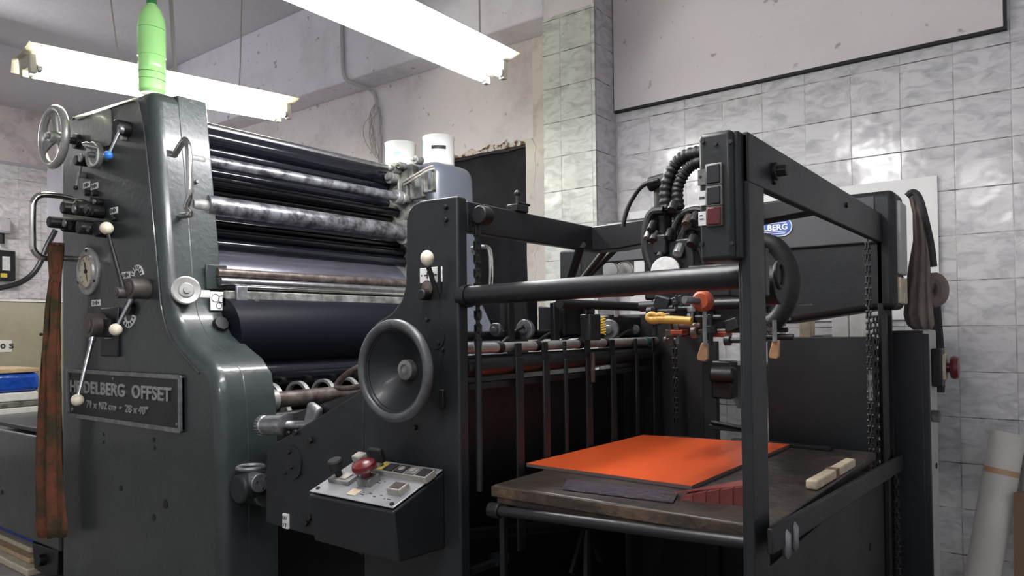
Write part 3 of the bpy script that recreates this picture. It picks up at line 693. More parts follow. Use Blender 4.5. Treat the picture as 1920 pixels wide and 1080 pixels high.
# micrometer sleeve between the tower and the feeder
a, b = PY(489, 797, 1.50), PY(552, 797, 1.50)
ms = link('micrometer_sleeve', MB().lathe(a, b-a, [(.0005, 0), (.030, 0), (.034, .006), (.034, .03), (.031, .034), (.031, .045), (.035, .048), (.035, .145), (.039, .15), (.039, .16), (.016, .165), (.016, .27), (.001, .27)], 32), 'steel', FD)
c2 = PY(587, 782, 1.50)
link('micrometer_bracket', MB().cbox(c2, (.06, .03, .09), Matrix.Rotation(.35, 3, 'Y')), 'dullsteel', ms, bevel=.012)
fl = MB()
for i in range(20):
    t = 2*math.pi*i/20; fl.cyl(a+Vector((.008, .034*math.cos(t), .034*math.sin(t))), a+Vector((.028, .034*math.cos(t), .034*math.sin(t))), .0025, n=5)
link('knurl', fl, 'dullsteel', ms)
a = PX(640, 700, -1.95)
gd = [PY(692, 680, 1.6), PY(660, 695, 1.6), PY(638, 712, 1.6), PY(632, 725, 1.6), PY(650, 728, 1.6), PY(690, 722, 1.6)]
link('wheel_guard', MB().tube(smooth_path(gd), .010, 10), 'rust', FD)

# console
xf0, xf1 = PY(578, 930, 1.266).x, PX(830, 900, XP-.057).x
XC = XP-.057
fz = PX(737, 955, XC); bz = PX(828, 882, XC); fb = PX(748, 1056, XC); bb = PX(832, 1030, XC)
ya, yb_ = fz.y, YP
lx0 = PY(578, 930, ya).x
pr = [Vector((lx0, ya, fz.z-.006)), Vector((lx0, yb_, bz.z-.006)), Vector((lx0, yb_, bb.z)), Vector((lx0, fb.y, fb.z))]
cs = link('control_console', MB().loft([pr, [Vector((XC, p.y, p.z)) for p in pr]]), 'feeder', FD, bevel=.006, seg=3)
slope = (bz.z-fz.z)/(yb_-ya); ang = math.atan(slope); CRX = Matrix.Rotation(ang, 3, 'X')
def con(s, t, h=0):
    """s 0..1 left to right, t 0..1 front to back on the console top"""
    return Vector((lx0+(XC-lx0)*s, ya+(yb_-ya)*t, fz.z+(bz.z-fz.z)*t)) + CRX @ Vector((0, 0, h))
Lw, Ld = XC-lx0, math.hypot(yb_-ya, bz.z-fz.z)
def cb(name, s, t, w_, d_, h, m, parent=cs, base=0.0, bevel=.002, label=None):
    return link(name, MB().cbox(con(s, t, base+h/2), (w_, d_, h), CRX), m, parent, bevel=bevel, label=label)
pt = cb('console_plate', .5, .5, Lw-.004, Ld-.006, .004, 'plate', base=-.001)
for s_, t_ in ((.06, .10), (.95, .07), (.94, .9), (.1, .9)):
    link('plate_screw', MB().cyl(con(s_, t_, .002), con(s_, t_, .007), .006, n=12), 'black', cs)
cb('button_base', .20, .38, .085, .045, .016, 'grime')
link('black_push_button', MB().lathe(con(.15, .38, .016), CRX @ Vector((0, 0, 1)), [(.010, 0), (.010, .014), (.019, .02), (.021, .045), (.018, .05), (.001, .05)], 24), 'black', cs)
cb('button_lens', .24, .38, .028, .03, .004, 'aged', base=.016)
cb('button_base', .48, .42, .050, .042, .024, 'grime')
link('red_stop_button', MB().lathe(con(.475, .42, .024), CRX @ Vector((0, 0, 1)), [(.014, 0), (.014, .012), (.030, .020), (.034, .028), (.032, .038), (.018, .046), (.001, .048)], 32), 'red', cs, label='red mushroom stop button')
cb('brass_tag', .47, .16, .036, .030, .003, 'creamblock', base=.003)
cb('button_base', .87, .34, .05, .038, .022, 'aged')
cb('button_lens', .87, .34, .036, .028, .004, 'brownhub', base=.020)
row = cb('button_strip', .70, .72, .21, .042, .020, 'aged')
for i, mm_ in enumerate(('yellowpaint', 'feeder', 'black', 'grime', 'dark')):
    lens = cb('button_lens', .70+(-2+i)*.042/Lw, .72, .036, .036, .004, mm_, base=.019)
    if mm_ in ('black', 'grime', 'yellowpaint'):
        link('lens_symbol', MB().cyl(con(.70+(-2+i)*.042/Lw, .72, .022), con(.70+(-2+i)*.042/Lw, .72, .0245), .010, n=16), 'aged' if mm_ != 'yellowpaint' else 'dark', cs)
cb('button_base', .22, .82, .10, .04, .014, 'grime')
cb('grey_push_button', .13, .82, .036, .032, .022, 'aged', base=.014, bevel=.005)
cb('button_lens', .30, .82, .034, .03, .004, 'dark', base=.014)
link('selector_post', MB().cyl(con(.43, .70, 0), con(.43, .70, .035), .016, n=20), 'alu', cs)
cb('selector_grip', .44, .72, .052, .016, .040, 'black', base=.034, bevel=.004)
mk = MB()
for i in range(14):
    s_ = .62+random.uniform(-.1, .25); t_ = random.choice((.45, .5, .2, .15)); mk.cbox(con(s_, t_, .0035), (random.uniform(.004, .014), .002, .001), CRX)
link('console_marks', mk, 'black', cs)
# panel furniture
p = PY(801, 490, YP-.05)
kn = link('feeder_lever', MB().cyl((p.x, YP-.045, p.z-.015), (p.x+.004, YP-.012, p.z-.10), .007, n=10), 'black', FD)
link('lever_ball', MB().ball(PY(801, 484, YP-.05), .018, sq=1.2), 'cream', kn, label='cream lever knob')
a, b = PY(788, 503, YP), PY(830, 529, YP)
pl_ = link('index_plate', MB().box((a.x, YP-.003, b.z), (b.x, YP+.001, a.z)), 'white', FD, bevel=.002)
mk = MB()
for (dx, w_, h_) in ((.1, .004, .004), (.28, .010, .003), (.36, .003, .018), (.62, .003, .012), (.72, .010, .003), (.92, .004, .004)):
    mk.box((a.x+(b.x-a.x)*dx-w_/2, YP-.0045, (a.z+b.z)/2-h_/2), (a.x+(b.x-a.x)*dx+w_/2, YP-.003, (a.z+b.z)/2+h_/2))
link('index_marks', mk, 'black', pl_)
link('lever_slot', MB().box((p.x-.005, YP-.004, b.z-.03), (p.x+.006, YP, a.z+.0)), 'black', FD)
p = PY(803, 540, YP)
link('orange_collar', MB().lathe((p.x, YP, p.z), (0, -1, 0), [(.021, 0), (.021, .006), (.001, .010)], 24), 'rust', FD, label='rusty orange collar')
p = PY(803, 553, YP); link('lever_pivot', MB().cyl((p.x, YP-.03, p.z), (p.x, YP, p.z), .015), 'black', FD, bevel=.003)
for (a_, b_, r) in ((822, 643, .006), (830, 655, .006), (800, 600, .006), (777, 802, .008), (540, 812, .007), (553, 811, .010), (580, 826, .012), (541, 848, .007), (545, 876, .007), (534, 887, .006), (559, 890, .007), (572, 981, .012), (578, 971, .012), (835, 388, .007), (835, 412, .007)):
    Yc(a_, b_, YP-.008, YP, r, 'black', 'hex_screw', parent=FD, n=6, bevel=.001)
p = PY(545, 868, YP); link('round_cover', MB().cyl((p.x, YP-.001, p.z), (p.x, YP+.004, p.z), .055, n=40), 'feeder', FD)
p = PY(817, 632, YP); link('round_cover', MB().cyl((p.x, YP-.003, p.z), (p.x, YP+.001, p.z), .034, n=40), 'feeder', FD)
p = PY(831, 747, YP); link('door_catch', MB().box((p.x-.010, YP-.012, p.z-.024), (p.x+.010, YP, p.z+.024)), 'black', FD, bevel=.002)
p = PY(536, 977, YP)
pl_ = link('warning_plate', MB().box((p.x-.014, YP-.004, p.z-.024), (p.x+.014, YP+.006, p.z+.024)), 'white', FD, bevel=.001)
link('warning_marks', MB().torus((p.x-.005, YP-.006, p.z+.012), (0, 1, 0), .005, .001, 12, 4).torus((p.x+.006, YP-.006, p.z+.012), (0, 1, 0), .005, .001, 12, 4).box((p.x-.008, YP-.006, p.z-.018), (p.x-.006, YP-.004, p.z-.006)).box((p.x, YP-.006, p.z-.008), (p.x+.009, YP-.004, p.z-.006)).box((p.x+.004, YP-.006, p.z-.018), (p.x+.006, YP-.004, p.z-.006)), 'black', pl_)
# feeder handwheel: dished disc with a thick rim
c = PY(741, 695, 1.34)
R = .128
hw2 = link('dished_handwheel', MB().lathe(c, (0, -1, 0), [(.001, -.055), (.022, -.055), (.034, -.050), (.105, .000), (.108, .008), (R-.008, .014), (R, .006), (R+.002, -.006), (R-.004, -.016), (.112, -.018), (.10, -.012), (.03, -.07), (.001, -.07)], 64), 'feeder', FD, label='dished grey handwheel')
link('wheel_rim', MB().torus(c+Vector((0, -.004, 0)), (0, 1, 0), R-.004, .0135, 64, 14), 'wheelgrey', hw2)
link('wheel_hub', MB().lathe(c+Vector((0, .055, 0)), (0, -1, 0), [(.028, 0), (.027, .02), (.016, .022), (.015, .016), (.001, .016)], 32), 'grime', hw2)
link('wheel_shaft', MB().cyl(c+Vector((0, .06, 0)), (c.x, YP+.01, c.z), .03), 'feeder', hw2)
link('wheel_spiral', MB().torus(c+Vector((0, .0, 0)), (0, 1, 0), .106, .0025, 48, 6), 'dark', hw2)

# cross beams
zt = CAMZ+.350
link('cross_beam', MB().box((XP-.03, YP+.04, zt-.085), (XP, 2.16, zt)), 'feeder', FD, bevel=.004)
link('beam_ledge', MB().box((XP-.11, YP+.04, zt-.035), (XP-.03, 2.16, zt-.028)), 'dark', FD)
link('centre_beam', MB().prism([Vector((XP-.03, 2.15, zt)), Vector((XP-.03, 2.15, zt-.085)), Vector((XP+.1, 2.15, zt-.085)), Vector((-.47, 2.15, zt-.018)), Vector((-.47, 2.15, zt+.022))], (0, .08, 0)), 'dark', FD, bevel=.005)
p = PX(968, 380, XP-.02)
cl = link('beam_clamp', MB().box((XP-.035, p.y-.03, zt), (XP+.005, p.y+.03, zt+.022)), 'black', FD, bevel=.003)
link('clamp_screw', MB().cyl((XP-.015, p.y+.0, zt+.02), (XP-.015, p.y, zt+.055), .006, n=10).ball((XP-.015, p.y, zt+.058), .010).cyl((XP-.015, p.y, zt+.03), (XP-.015, p.y+.06, zt+.03), .004, n=8), 'black', cl)
# struts going down from the beam towards the front lays
for (a_, b_, c_, d_, r) in ((1155, 466, 1115, 505, .012), (1140, 462, 1095, 520, .012), (1090, 458, 1070, 520, .016)):
    A, B = PX(a_, b_, XP), PX(c_, d_, XP-.1)
    link('strut', MB().cyl(A, B+(B-A)*.5, r, n=12), 'dark', FD)
# round stay bar from the side panel to the front post
A, B = PY(865, 556, 1.475), PY(1397, 517, 1.475)
link('stay_bar', MB().cyl(A, B, .0265, n=32).cyl(A, A+(B-A).normalized()*.03, .031, n=32), 'dark', FD)
# front end frame, plane x = -.47
XQ = -.47; zq = CAMZ+.372
link('front_post', MB().box((XQ-.018, 1.38, 0), (XQ, 1.472, zq)).box((XQ-.03, 1.40, 0), (XQ-.012, 1.47, zq-.1)), 'feeder', FD, bevel=.003)
link('top_rail', MB().box((XQ-.019, 1.38, zq-.095), (XQ+.001, 2.86, zq+.003)), 'feeder', FD, bevel=.003)
p = PX(1450, 322, XQ)
link('rail_bolt', MB().cyl(p-Vector((.01, 0, 0)), p+Vector((.028, 0, 0)), .013, n=6).cyl(p, p+Vector((.010, 0, 0)), .019, n=20).cyl(p-Vector((0, 0, .02)), p+Vector((.006, 0, -.02)), .008), 'black', FD, bevel=.002)
p = PX(1586, 385, XQ); link('rail_bolt', MB().cyl(p, p+Vector((.006, 0, 0)), .008, n=6), 'black', FD)
link('post_bracket', MB().box((XQ-.05, 1.47, CAMZ+.06), (XQ-.0, 1.50, CAMZ+.16)), 'feeder', FD, bevel=.004)
p = PX(1450, 532, XQ+.0)
link('bearing_block', MB().cyl((XQ-.05, p.y+.05, p.z), (XQ+.0, p.y+.05, p.z), .042, n=24).torus((XQ, p.y+.04, p.z+.02), (1, 0, 0), .026, .006, 24, 8), 'black', FD, bevel=.004)
link('far_post', MB().box((XQ-.018, 2.70, 0), (XQ, 2.86, zq)), 'feeder', FD, bevel=.003)
link('guide_strip', MB().box((XQ+.0, 2.66, .3), (XQ+.012, 2.70, CAMZ+.03)).box((XQ, 2.78, .3), (XQ+.01, 2.80, CAMZ+.03)), 'dark', FD)
# lower front plate and lift rail
link('front_plate', MB().box((XQ-.012, 1.475, .02), (XQ-.002, 2.70, .715)), 'feeder', FD, bevel=.002)
p = PX(1633, 1025, XQ); link('bore_hole', MB().cyl(p-Vector((.004, 0, 0)), p+Vector((.001, 0, 0)), .011, n=16), 'black', FD)
A, B = PX(1437, 990, -.452), PX(1686, 851, -.452)
link('lift_rail', MB().prism([A, B, B-Vector((0, 0, .055)), A-Vector((0, 0, .05))], (.012, 0, 0)), 'feeder', FD, bevel=.003)
for a_, b_ in ((1475, 1030), (1490, 1015)):
    p = PX(a_, b_, -.44); link('rail_hook', MB().lathe(p+Vector((0, 0, -.02)), (0, 0, 1), [(.002, 0), (.009, .01), (.009, .05), (.002, .06)], 12), 'dullsteel', FD)
A, B = PY(930, 957, 1.475), PY(1402, 1018, 1.475)
link('lift_tube', MB().cyl(A, B, .0135, n=20), 'dark', FD)
link('tube_clamp', MB().cyl(A-Vector((.02, 0, 0)), A+Vector((.015, 0, 0)), .02, n=16), 'dark', FD, bevel=.003)
# far cover with slanting underside and badge
YC = 2.70; fx = -.43
pol = [(1130, 436), (1150, 452), (1205, 478), (1290, 540), (1390, 592), (1470, 607), (1640, 581)]
pf = [PY(a_, b_, YC) for a_, b_ in pol]
zbot = pf[-1].z
pf += [Vector((fx, YC, zbot)), Vector((fx, YC, CAMZ+.455)), Vector((pf[0].x, YC, CAMZ+.455))]
link('far_cover', MB().prism(pf, (0, .17, 0)), 'feeder', FD, bevel=.022, seg=4)
link('far_cover_end', MB().box((fx-.005, YC+.03, zbot+.12), (fx+.012, YC+.16, CAMZ+.42)), 'lightcab', FD, bevel=.006)
link('far_cover_end', MB().box((fx-.005, YC+.03, zbot+.02), (fx+.010, YC+.16, zbot+.11)), 'creamblock', FD, bevel=.004)
link('cover_visor', MB().prism([Vector((-1.55, YC-.002, CAMZ+.44)), Vector((-1.55, YC-.014, CAMZ+.28)), Vector((-1.55, YC-.002, CAMZ+.275))], (1.53-.47, 0, 0)), 'visor', FD, bevel=.003)
# badge on the visor (tilted face)
vz = (Vector((0, YC-.002, CAMZ+.44)) - Vector((0, YC-.014, CAMZ+.28))).normalized(); nn = Vector((1, 0, 0)).cross(vz)
bc = PY(1444, 428, YC-.01)
def bpt(x, z_, h): return bc + Vector((x, 0, 0)) + vz*z_ + nn*h
tt = (bc.z-(CAMZ+.28))/.16; bc = Vector((bc.x, YC-.014+.012*tt, bc.z))
hw_, hh_ = .105, .034
bw = PY(1486, 428, bc.y).x - bc.x
hw_ = .102; bc.x = PY(1486, 428, bc.y).x - hw_
if nn.y > 0: nn = -nn
def oval(hw, hh, h, n=14):
    pts = []
    for s_ in (1, -1):
        for i in range(n+1):
            t = -math.pi/2+math.pi*i/n; pts.append(bpt(s_*(hw-hh+hh*math.cos(t)), s_*hh*math.sin(t), h))
    return pts
bdg = link('oval_badge', MB().prism(oval(hw_, hh_, .004), -nn*.006), 'offwhite', FD, label='blue and white oval maker badge')
link('badge_field', MB().prism(oval(hw_-.004, hh_-.004, .005), -nn*.001), 'bluebadge', bdg)
st = MB()
for z_ in (.016, .023, -.016, -.023):
    w_ = hw_-.012-abs(z_)*.5
    st.add([bpt(-w_, z_-.0012, .006), bpt(w_, z_-.0012, .006), bpt(w_, z_+.0012, .006), bpt(-w_, z_+.0012, .006)], [(0, 1, 2, 3)])
link('badge_stripe', st, 'offwhite', bdg)
rotx = math.atan2(vz.z, vz.y)
text('badge_lettering', 'HEIDELBERG', 'offwhite', bdg, bpt(-hw_+.016, -.011, .006), (hw_-.016)*2, .022, rot=(rotx, 0, 0), depth=.001)
# lower far panel, grey post
xk0, xk1 = PY(1150, 700, 2.70).x, PY(1318, 700, 2.70).x
link('rear_side_panel', MB().box((xk0, 2.70, .03), (xk1, 2.72, PY(1250, 588, 2.70).z)), 'black', FD, bevel=.003)
link('low_side_panel', MB().box((xk1, 2.70, .03), (XQ-.02, 2.72, .70)), 'black', FD)
a = PY(1438, 632, 2.665)
link('far_side_panel', MB().box((a.x, 2.665, .03), (XQ-.02, 2.69, a.z)), 'feeder', FD, bevel=.003)
A = PY(1332, 700, 2.665); link('grey_post', MB().box((A.x-.03, 2.665, .03), (A.x+.022, 2.70, PY(1332, 640, 2.665).z)), 'feeder', FD, bevel=.002)
link('post_block', MB().box((A.x+.02, 2.62, PY(1332, 745, 2.665).z), (A.x+.10, 2.69, PY(1332, 675, 2.665).z)).cyl((A.x+.03, 2.6, PY(1332, 700, 2.665).z), (A.x+.12, 2.6, PY(1332, 700, 2.665).z), .03), 'dark', FD, bevel=.008)
A = PY(1360, 800, 2.64); link('floor_pedal', MB().box((A.x-.05, 2.6, A.z-.01), (A.x+.10, 2.64, A.z+.01)).cyl((A.x-.04, 2.6, A.z+.02), (A.x+.12, 2.6, A.z-.0), .008), 'black', FD, bevel=.003)
# chains
def chain(x, y, z0, z1, name='lift_chain'):
    mb = MB(); z_ = z1; k = 0
    while z_ > z0:
        if k % 2 == 0:
            mb.box((x-.006, y-.010, z_-.020), (x-.003, y+.010, z_)).box((x+.003, y-.010, z_-.020), (x+.006, y+.010, z_))
        else:
            mb.box((x-.002, y-.007, z_-.021), (x+.002, y+.007, z_+.001))
        mb.cyl((x-.009, y, z_-.002), (x+.009, y, z_-.002), .0045, n=8)
        z_ -= .019; k += 1
    return link(name, mb, 'chainsteel', FD)
chain(PY(895, 500, 1.52).x, 1.52, PY(895, 640, 1.52).z, PY(900, 400, 1.52).z)
xx = PY(895, 500, 1.52).x
link('lift_rod', MB().cyl((xx, 1.52, .76), (xx, 1.52, PY(895, 640, 1.52).z), .009, n=12), 'feeder', FD)
p = PY(910, 405, 1.53); link('chain_sprocket', MB().cyl((p.x, 1.50, p.z), (p.x, 1.54, p.z), .026, n=14), 'black', FD, bevel=.004)
chain(XQ-.032, 1.481, .72, CAMZ+.25)
chain(XQ-.03, 2.62, .40, zq-.06); chain(XQ-.02, 2.69-.02, .30, CAMZ+.03); chain(XQ+.02, 2.76, .30, .75)
p = PY(1265, 640, 2.60); chain(p.x, 2.6, PY(1265, 790, 2.6).z, p.z+.05)
link('lift_rod', MB().cyl((XQ-.03, 2.62, CAMZ-.25), (XQ-.03, 2.62, CAMZ-.15), .008), 'dullsteel', FD)
# back stops and rails behind the pile
XS = -1.30
za = PX(860, 655, XS).z
link('feed_roller', MB().cyl((XS, 1.49, za), (XS, 2.68, za-.0), .015, n=20), 'alu', FD)
link('register_bar', MB().cyl((XS, 1.49, za-.052), (XS, 2.68, za-.052), .028, n=20), 'dark', FD)
link('lay_bar', MB().box((XS-.01, 1.49, za-.115), (XS+.01, 2.68, za-.095)), 'feeder', FD, bevel=.002)
for (u_, w_) in ((975, .03), (1025, .028), (1062, .014), (1105, .032), (1151, .030), (1195, .020), (1228, .020)):
    p = PX(u_, 700, XS+.03)
    h = za-.045 if u_ != 975 else za-.03
    link('back_stop', MB().box((XS+.025, p.y-w_/2*1.2, .70 if u_ > 1000 else .55), (XS+.032, p.y+w_/2*1.2, h)), 'feeder', FD, bevel=.002)
    link('stop_finger', MB().box((XS+.02, p.y-w_/2, za-.05), (XS+.028, p.y+w_/2, za+.012)), 'black', FD, bevel=.002)
for u_ in (935, 1005, 1085, 1135, 1210):
    p = PX(u_, 650, XS+.0)
    link('roller_band', MB().cyl((XS, p.y-.012, za), (XS, p.y+.012, za), .0165, n=20), 'black' if u_ % 2 else 'greenmark', FD)
for (u_, r) in ((985, .032), (1065, .02), (1143, .038), (1105, .016), (930, .02), (1190, .02)):
    p = PX(u_, 618, XS-.05)
    link('feed_wheel', MB().lathe(p, (0, 1, 0), [(.001, -.008), (r, -.008), (r, .008), (.001, .008)], 28).cyl(p-Vector((0, .014, 0)), p+Vector((0, .014, 0)), r*.45), 'dullsteel', FD, bevel=.002)
for (a_, b_, c_, d_) in ((940, 645, 1003, 600), (1000, 648, 1062, 612), (1075, 645, 1135, 615), (1150, 640, 1195, 613), (1040, 650, 1090, 625)):
    A, B = PX(a_, b_, XS), PX(c_, d_, XS-.08)
    link('feed_arm', MB().tube(smooth_path([A, A+(B-A)*.4+Vector((0, 0, .008)), B]), .006, 8), 'black', FD)
# shaft rows above the feed rollers
zb = PX(1115, 572, XS+.05).z
link('suction_shaft', MB().cyl((XS+.05, 1.9, zb), (XS+.05, 2.68, zb), .016, n=20), 'dark', FD)
zc_ = PX(900, 630, XS-.08).z
link('front_shaft', MB().cyl((XS-.08, 1.49, zc_), (XS-.08, 2.68, zc_), .016, n=20), 'dark', FD)
for sa, sb_ in (((XS-.14, 2.05, zc_-.01), (XS-.03, 2.2, zc_+.10)), ((XS-.16, 1.86, zc_), (XS-.05, 1.93, zc_+.12)), ((XS-.2, 2.4, zc_-.02), (XS-.05, 2.66, zc_+.07))): link('shaft_box', MB().box(sa, sb_), 'dark', FD, bevel=.01)
for u_ in (955, 1040, 1100):
    p = PX(u_, 590, XS-.02); link('feed_bracket', MB().box((XS-.03, p.y-.016, za), (XS-.01, p.y+.016, za+.14)), 'dark', FD, bevel=.004)
p = PX(1107, 590, XS+.05); link('sensor_block', MB().box((XS+.03, p.y-.035, za+.012), (XS+.07, p.y+.035, za+.10)).cyl((XS+.05, p.y, za+.10), (XS+.05, p.y, za+.12), .015), 'feeder', FD, bevel=.004)
p = PX(1122, 597, XS); 
sp3 = MB()
pts = [Vector((XS+.0+.010*math.cos(t*.9), p.y+.03+.010*math.sin(t*.9), za+.03+t*.0013)) for t in range(0, 50)]
link('yellow_spring', sp3.tube(pts, .0025, 6), 'yellowpaint', FD, label='yellow-green coil spring')
p = PX(1157, 588, XS+.03); link('paper_tag', MB().box((XS+.025, p.y-.012, p.z-.012), (XS+.027, p.y+.012, p.z+.012)), 'white', FD)
p = PX(1112, 690, XS+.04); link('brass_stop', MB().box((XS+.033, p.y-.006, za-.13), (XS+.045, p.y+.006, za-.03)), 'brownhub', FD, bevel=.002)
# feed board and dark inside
link('feed_board', MB().prism([Vector((XS-.03, 1.52, za-.02)), Vector((XS-.03, 1.52, za-.05)), Vector((-2.25, 1.52, za-.30)), Vector((-2.25, 1.52, za-.27))], (0, 1.15, 0)), 'dark', FD)
link('interior_dark_plate', MB().box((XS-.16, 1.52, .06), (XS-.14, 2.66, za-.12)), 'black', FD)  # black sheet added to make the shaded interior read black
link('ratchet_shaft', MB().cyl((XS-.1, 1.5, .62), (XS+.05, 2.66, .45), .02), 'dark', FD)
for (a_, b_, c_, d_, r) in ((1070, 1075, 1093, 995, .008), (1125, 1050, 1100, 995, .010), (1100, 1080, 1100, 990, .018)):
    link('lower_brace', MB().cyl(PX(a_, b_, -1.15), PX(c_, d_, -1.15), r, n=10), 'dark', FD)
link('lower_shaft', MB().cyl(PY(880, 1072, 1.56), PY(940, 1048, 1.70), .012).cyl(PY(925, 1050, 1.66), PY(945, 1045, 1.72), .02), 'feeder', FD)
link('lower_post', MB().box((PY(945, 1000, 1.56).x-.008, 1.55, 0), (PY(945, 1000, 1.56).x+.008, 1.565, .72)), 'feeder', FD)

# ---- suction head hanging from the centre beam
SH = Vector((0, 2.05, 0))
YS = 1.95
def S_(u, v, y=YS): return PY(u, v, y)
a, b = S_(1215, 455), S_(1310, 560)
head = link('suction_head', MB().box((a.x, YS-.03, b.z), (b.x, YS+.12, a.z)).box((S_(1238, 450).x, YS-.05, S_(1238, 480).z), (S_(1262, 450).x, YS-.03, S_(1250, 442).z)), 'dark', FD, bevel=.006)
for (u_, vt, vb, r, m) in ((1232, 335, 450, .026, 'black'), (1242, 352, 400, .028, 'black'), (1258, 385, 450, .013, 'rust'), (1282, 400, 450, .024, 'black'), (1222, 400, 455, .016, 'dark'), (1300, 430, 470, .022, 'dark')):
    p, q = S_(u_, vt), S_(u_, vb); dy = random.uniform(-.02, .03)
    link('air_cylinder', MB().cyl((p.x, YS+.02+dy, q.z), (p.x, YS+.02+dy, p.z), r, n=20).cyl((p.x, YS+.02+dy, q.z-.002), (p.x, YS+.02+dy, q.z+.015), r*1.35, n=20), m, head, bevel=.003)
p = S_(1237, 338); link('elbow_cap', MB().cyl(p-Vector((.045, -.02, .004)), p+Vector((.03, .02, .004)), .022, n=18), 'black', head, bevel=.005)
for (u_, v_, r) in ((1228, 445, .018), (1255, 440, .016), (1222, 425, .014), (1290, 415, .02), (1262, 388, .018), (1303, 410, .018), (1298, 452, .018), (1318, 520, .02), (1240, 475, .014), (1273, 470, .02), (1215, 440, .012)):
    p = S_(u_, v_, YS-.04); link('hex_fitting', MB().cyl(p-Vector((0, .012, .012)), p+Vector((0, .012, .014)), r*.75, n=8), random.choice(('dullsteel', 'dark', 'black', 'rust')), head, bevel=.002)
def ribbed(path, r, name='ribbed_hose', m='black'):
    P = smooth_path(path, 14); rad = [r*(1.0 if (i//2) % 2 else .86) for i in range(len(P))]
    link(name, MB().tube(P, rad, 14), m, head)
ribbed([S_(1250, 395), S_(1249, 355), S_(1262, 315), S_(1285, 293), S_(1320, 285), S_(1345, 290, 2.0)], .020)
ribbed([S_(1273, 392), S_(1270, 358), S_(1281, 328), S_(1300, 308), S_(1330, 300), S_(1350, 310, 2.0)], .018)
for pts, r in (([(1245, 395), (1222, 400), (1212, 430), (1212, 470), (1222, 505)], .014), ([(1262, 450), (1265, 425), (1280, 402), (1305, 393), (1330, 400)], .010),
               ([(1278, 450), (1285, 425), (1300, 408), (1318, 404)], .009), ([(1270, 455), (1280, 435), (1298, 428), (1315, 432)], .007),
               ([(1235, 338), (1205, 348), (1186, 372), (1174, 398), (1168, 425)], .007), ([(1290, 480), (1300, 465), (1312, 470), (1320, 500)], .008)):
    link('air_hose', MB().tube(smooth_path([S_(a_, b_, YS-.02) for a_, b_ in pts], 6), r, 10), 'black', head)
hs = [(1430, 452), (1455, 462), (1475, 490), (1484, 525), (1478, 562), (1462, 592), (1446, 606)]
link('return_hose', MB().tube(smooth_path([S_(a_, b_, 1.72) for a_, b_ in hs], 6), .021, 14), 'black', head)
p = S_(1246, 510, YS-.06)
dsc = link('white_cam_disc', MB().cyl(p, p+Vector((0, .012, 0)), .044, n=36), 'white', head, bevel=.002, label='white cam disc')
link('disc_screw', MB().cyl(p+Vector((-.03, -.006, .0)), p+Vector((-.03, 0, .0)), .006, n=8).cyl(p+Vector((.03, -.006, .0)), p+Vector((.03, 0, .0)), .006, n=8), 'black', dsc)
A = PX(1160, 505, -1.62)
link('gauge_box', MB().box((-1.75, A.y-.30, A.z-.12), (-1.64, A.y+.2, A.z+.07)), 'feeder', FD, bevel=.008)
for u_ in (1143, 1171):
    p = PX(u_, 507, -1.62)
    g_ = link('vacuum_gauge', MB().lathe(p, (1, -1.1, 0), [(.044, -.02), (.044, .004), (.038, .006), (.036, 0), (.001, 0)], 32), 'chrome', FD)
    link('gauge_face', MB().cyl(p+Vector((.001, -.0011, 0)), p+Vector((.003, -.0033, 0)), .036, n=28), 'white', g_)
# orange knob on its rod, yellow hook, pads, lower fittings
p = S_(1320, 565, 1.62)
link('orange_knob', MB().lathe(p-Vector((0, .022, 0)), (0, 1, 0), [(.001, 0), (.018, .0), (.024, .006), (.025, .022), (.018, .036), (.001, .04)], 28), 'orangeplastic', head, label='orange round knob')
p2 = S_(1283, 562, 1.56)
link('knob_rod', MB().cyl(p2, p, .009, n=14), 'dullsteel', head)
yk = [(1232, 592), (1222, 589), (1216, 594), (1222, 600), (1240, 599), (1270, 600), (1297, 602)]
link('yellow_hook', MB().tube(smooth_path([S_(a_, b_, 1.66) for a_, b_ in yk], 5), [.006+.004*min(1, i/14) for i in range(31)], 12), 'yellow', head, label='yellow plastic hook')
hp = [(1232, 592), (1240, 590), (1246, 596), (1238, 600)]
link('yellow_hook', MB().tube(smooth_path([S_(a_, b_, 1.66) for a_, b_ in hp], 5), .007, 10), 'yellow', head)
for (ru, rv, pu, pv_, w_, yy2) in ((1321, 580, 1318, 662, .026, 1.62), (1452, 600, 1452, 657, .022, 1.66)):
    top, bot = S_(ru, rv, yy2), S_(pu, pv_, yy2)
    rod = link('pad_rod', MB().cyl(top, (top.x, yy2, bot.z+.02), .005, n=10), 'dullsteel', head)
    link('leather_pad', MB().prism([Vector((bot.x-.004, yy2, bot.z+.024)), Vector((bot.x+.012, yy2, bot.z+.024)), Vector((bot.x+w_*.45, yy2, bot.z-.014)), Vector((bot.x+w_*.2, yy2, bot.z-.02)), Vector((bot.x-w_*.55, yy2, bot.z-.018)), Vector((bot.x-w_*.6, yy2, bot.z-.008))], (0, .008, 0)), 'woodpad', rod, bevel=.002)
p = S_(1480, 572, 1.75)
link('red_knob', MB().ball(p, .010, sq=1.8), 'orangeplastic', head); link('red_knob_pin', MB().cyl(p, p+Vector((.05, 0, .0)), .002, n=6), 'steel', head)
random.seed(11)
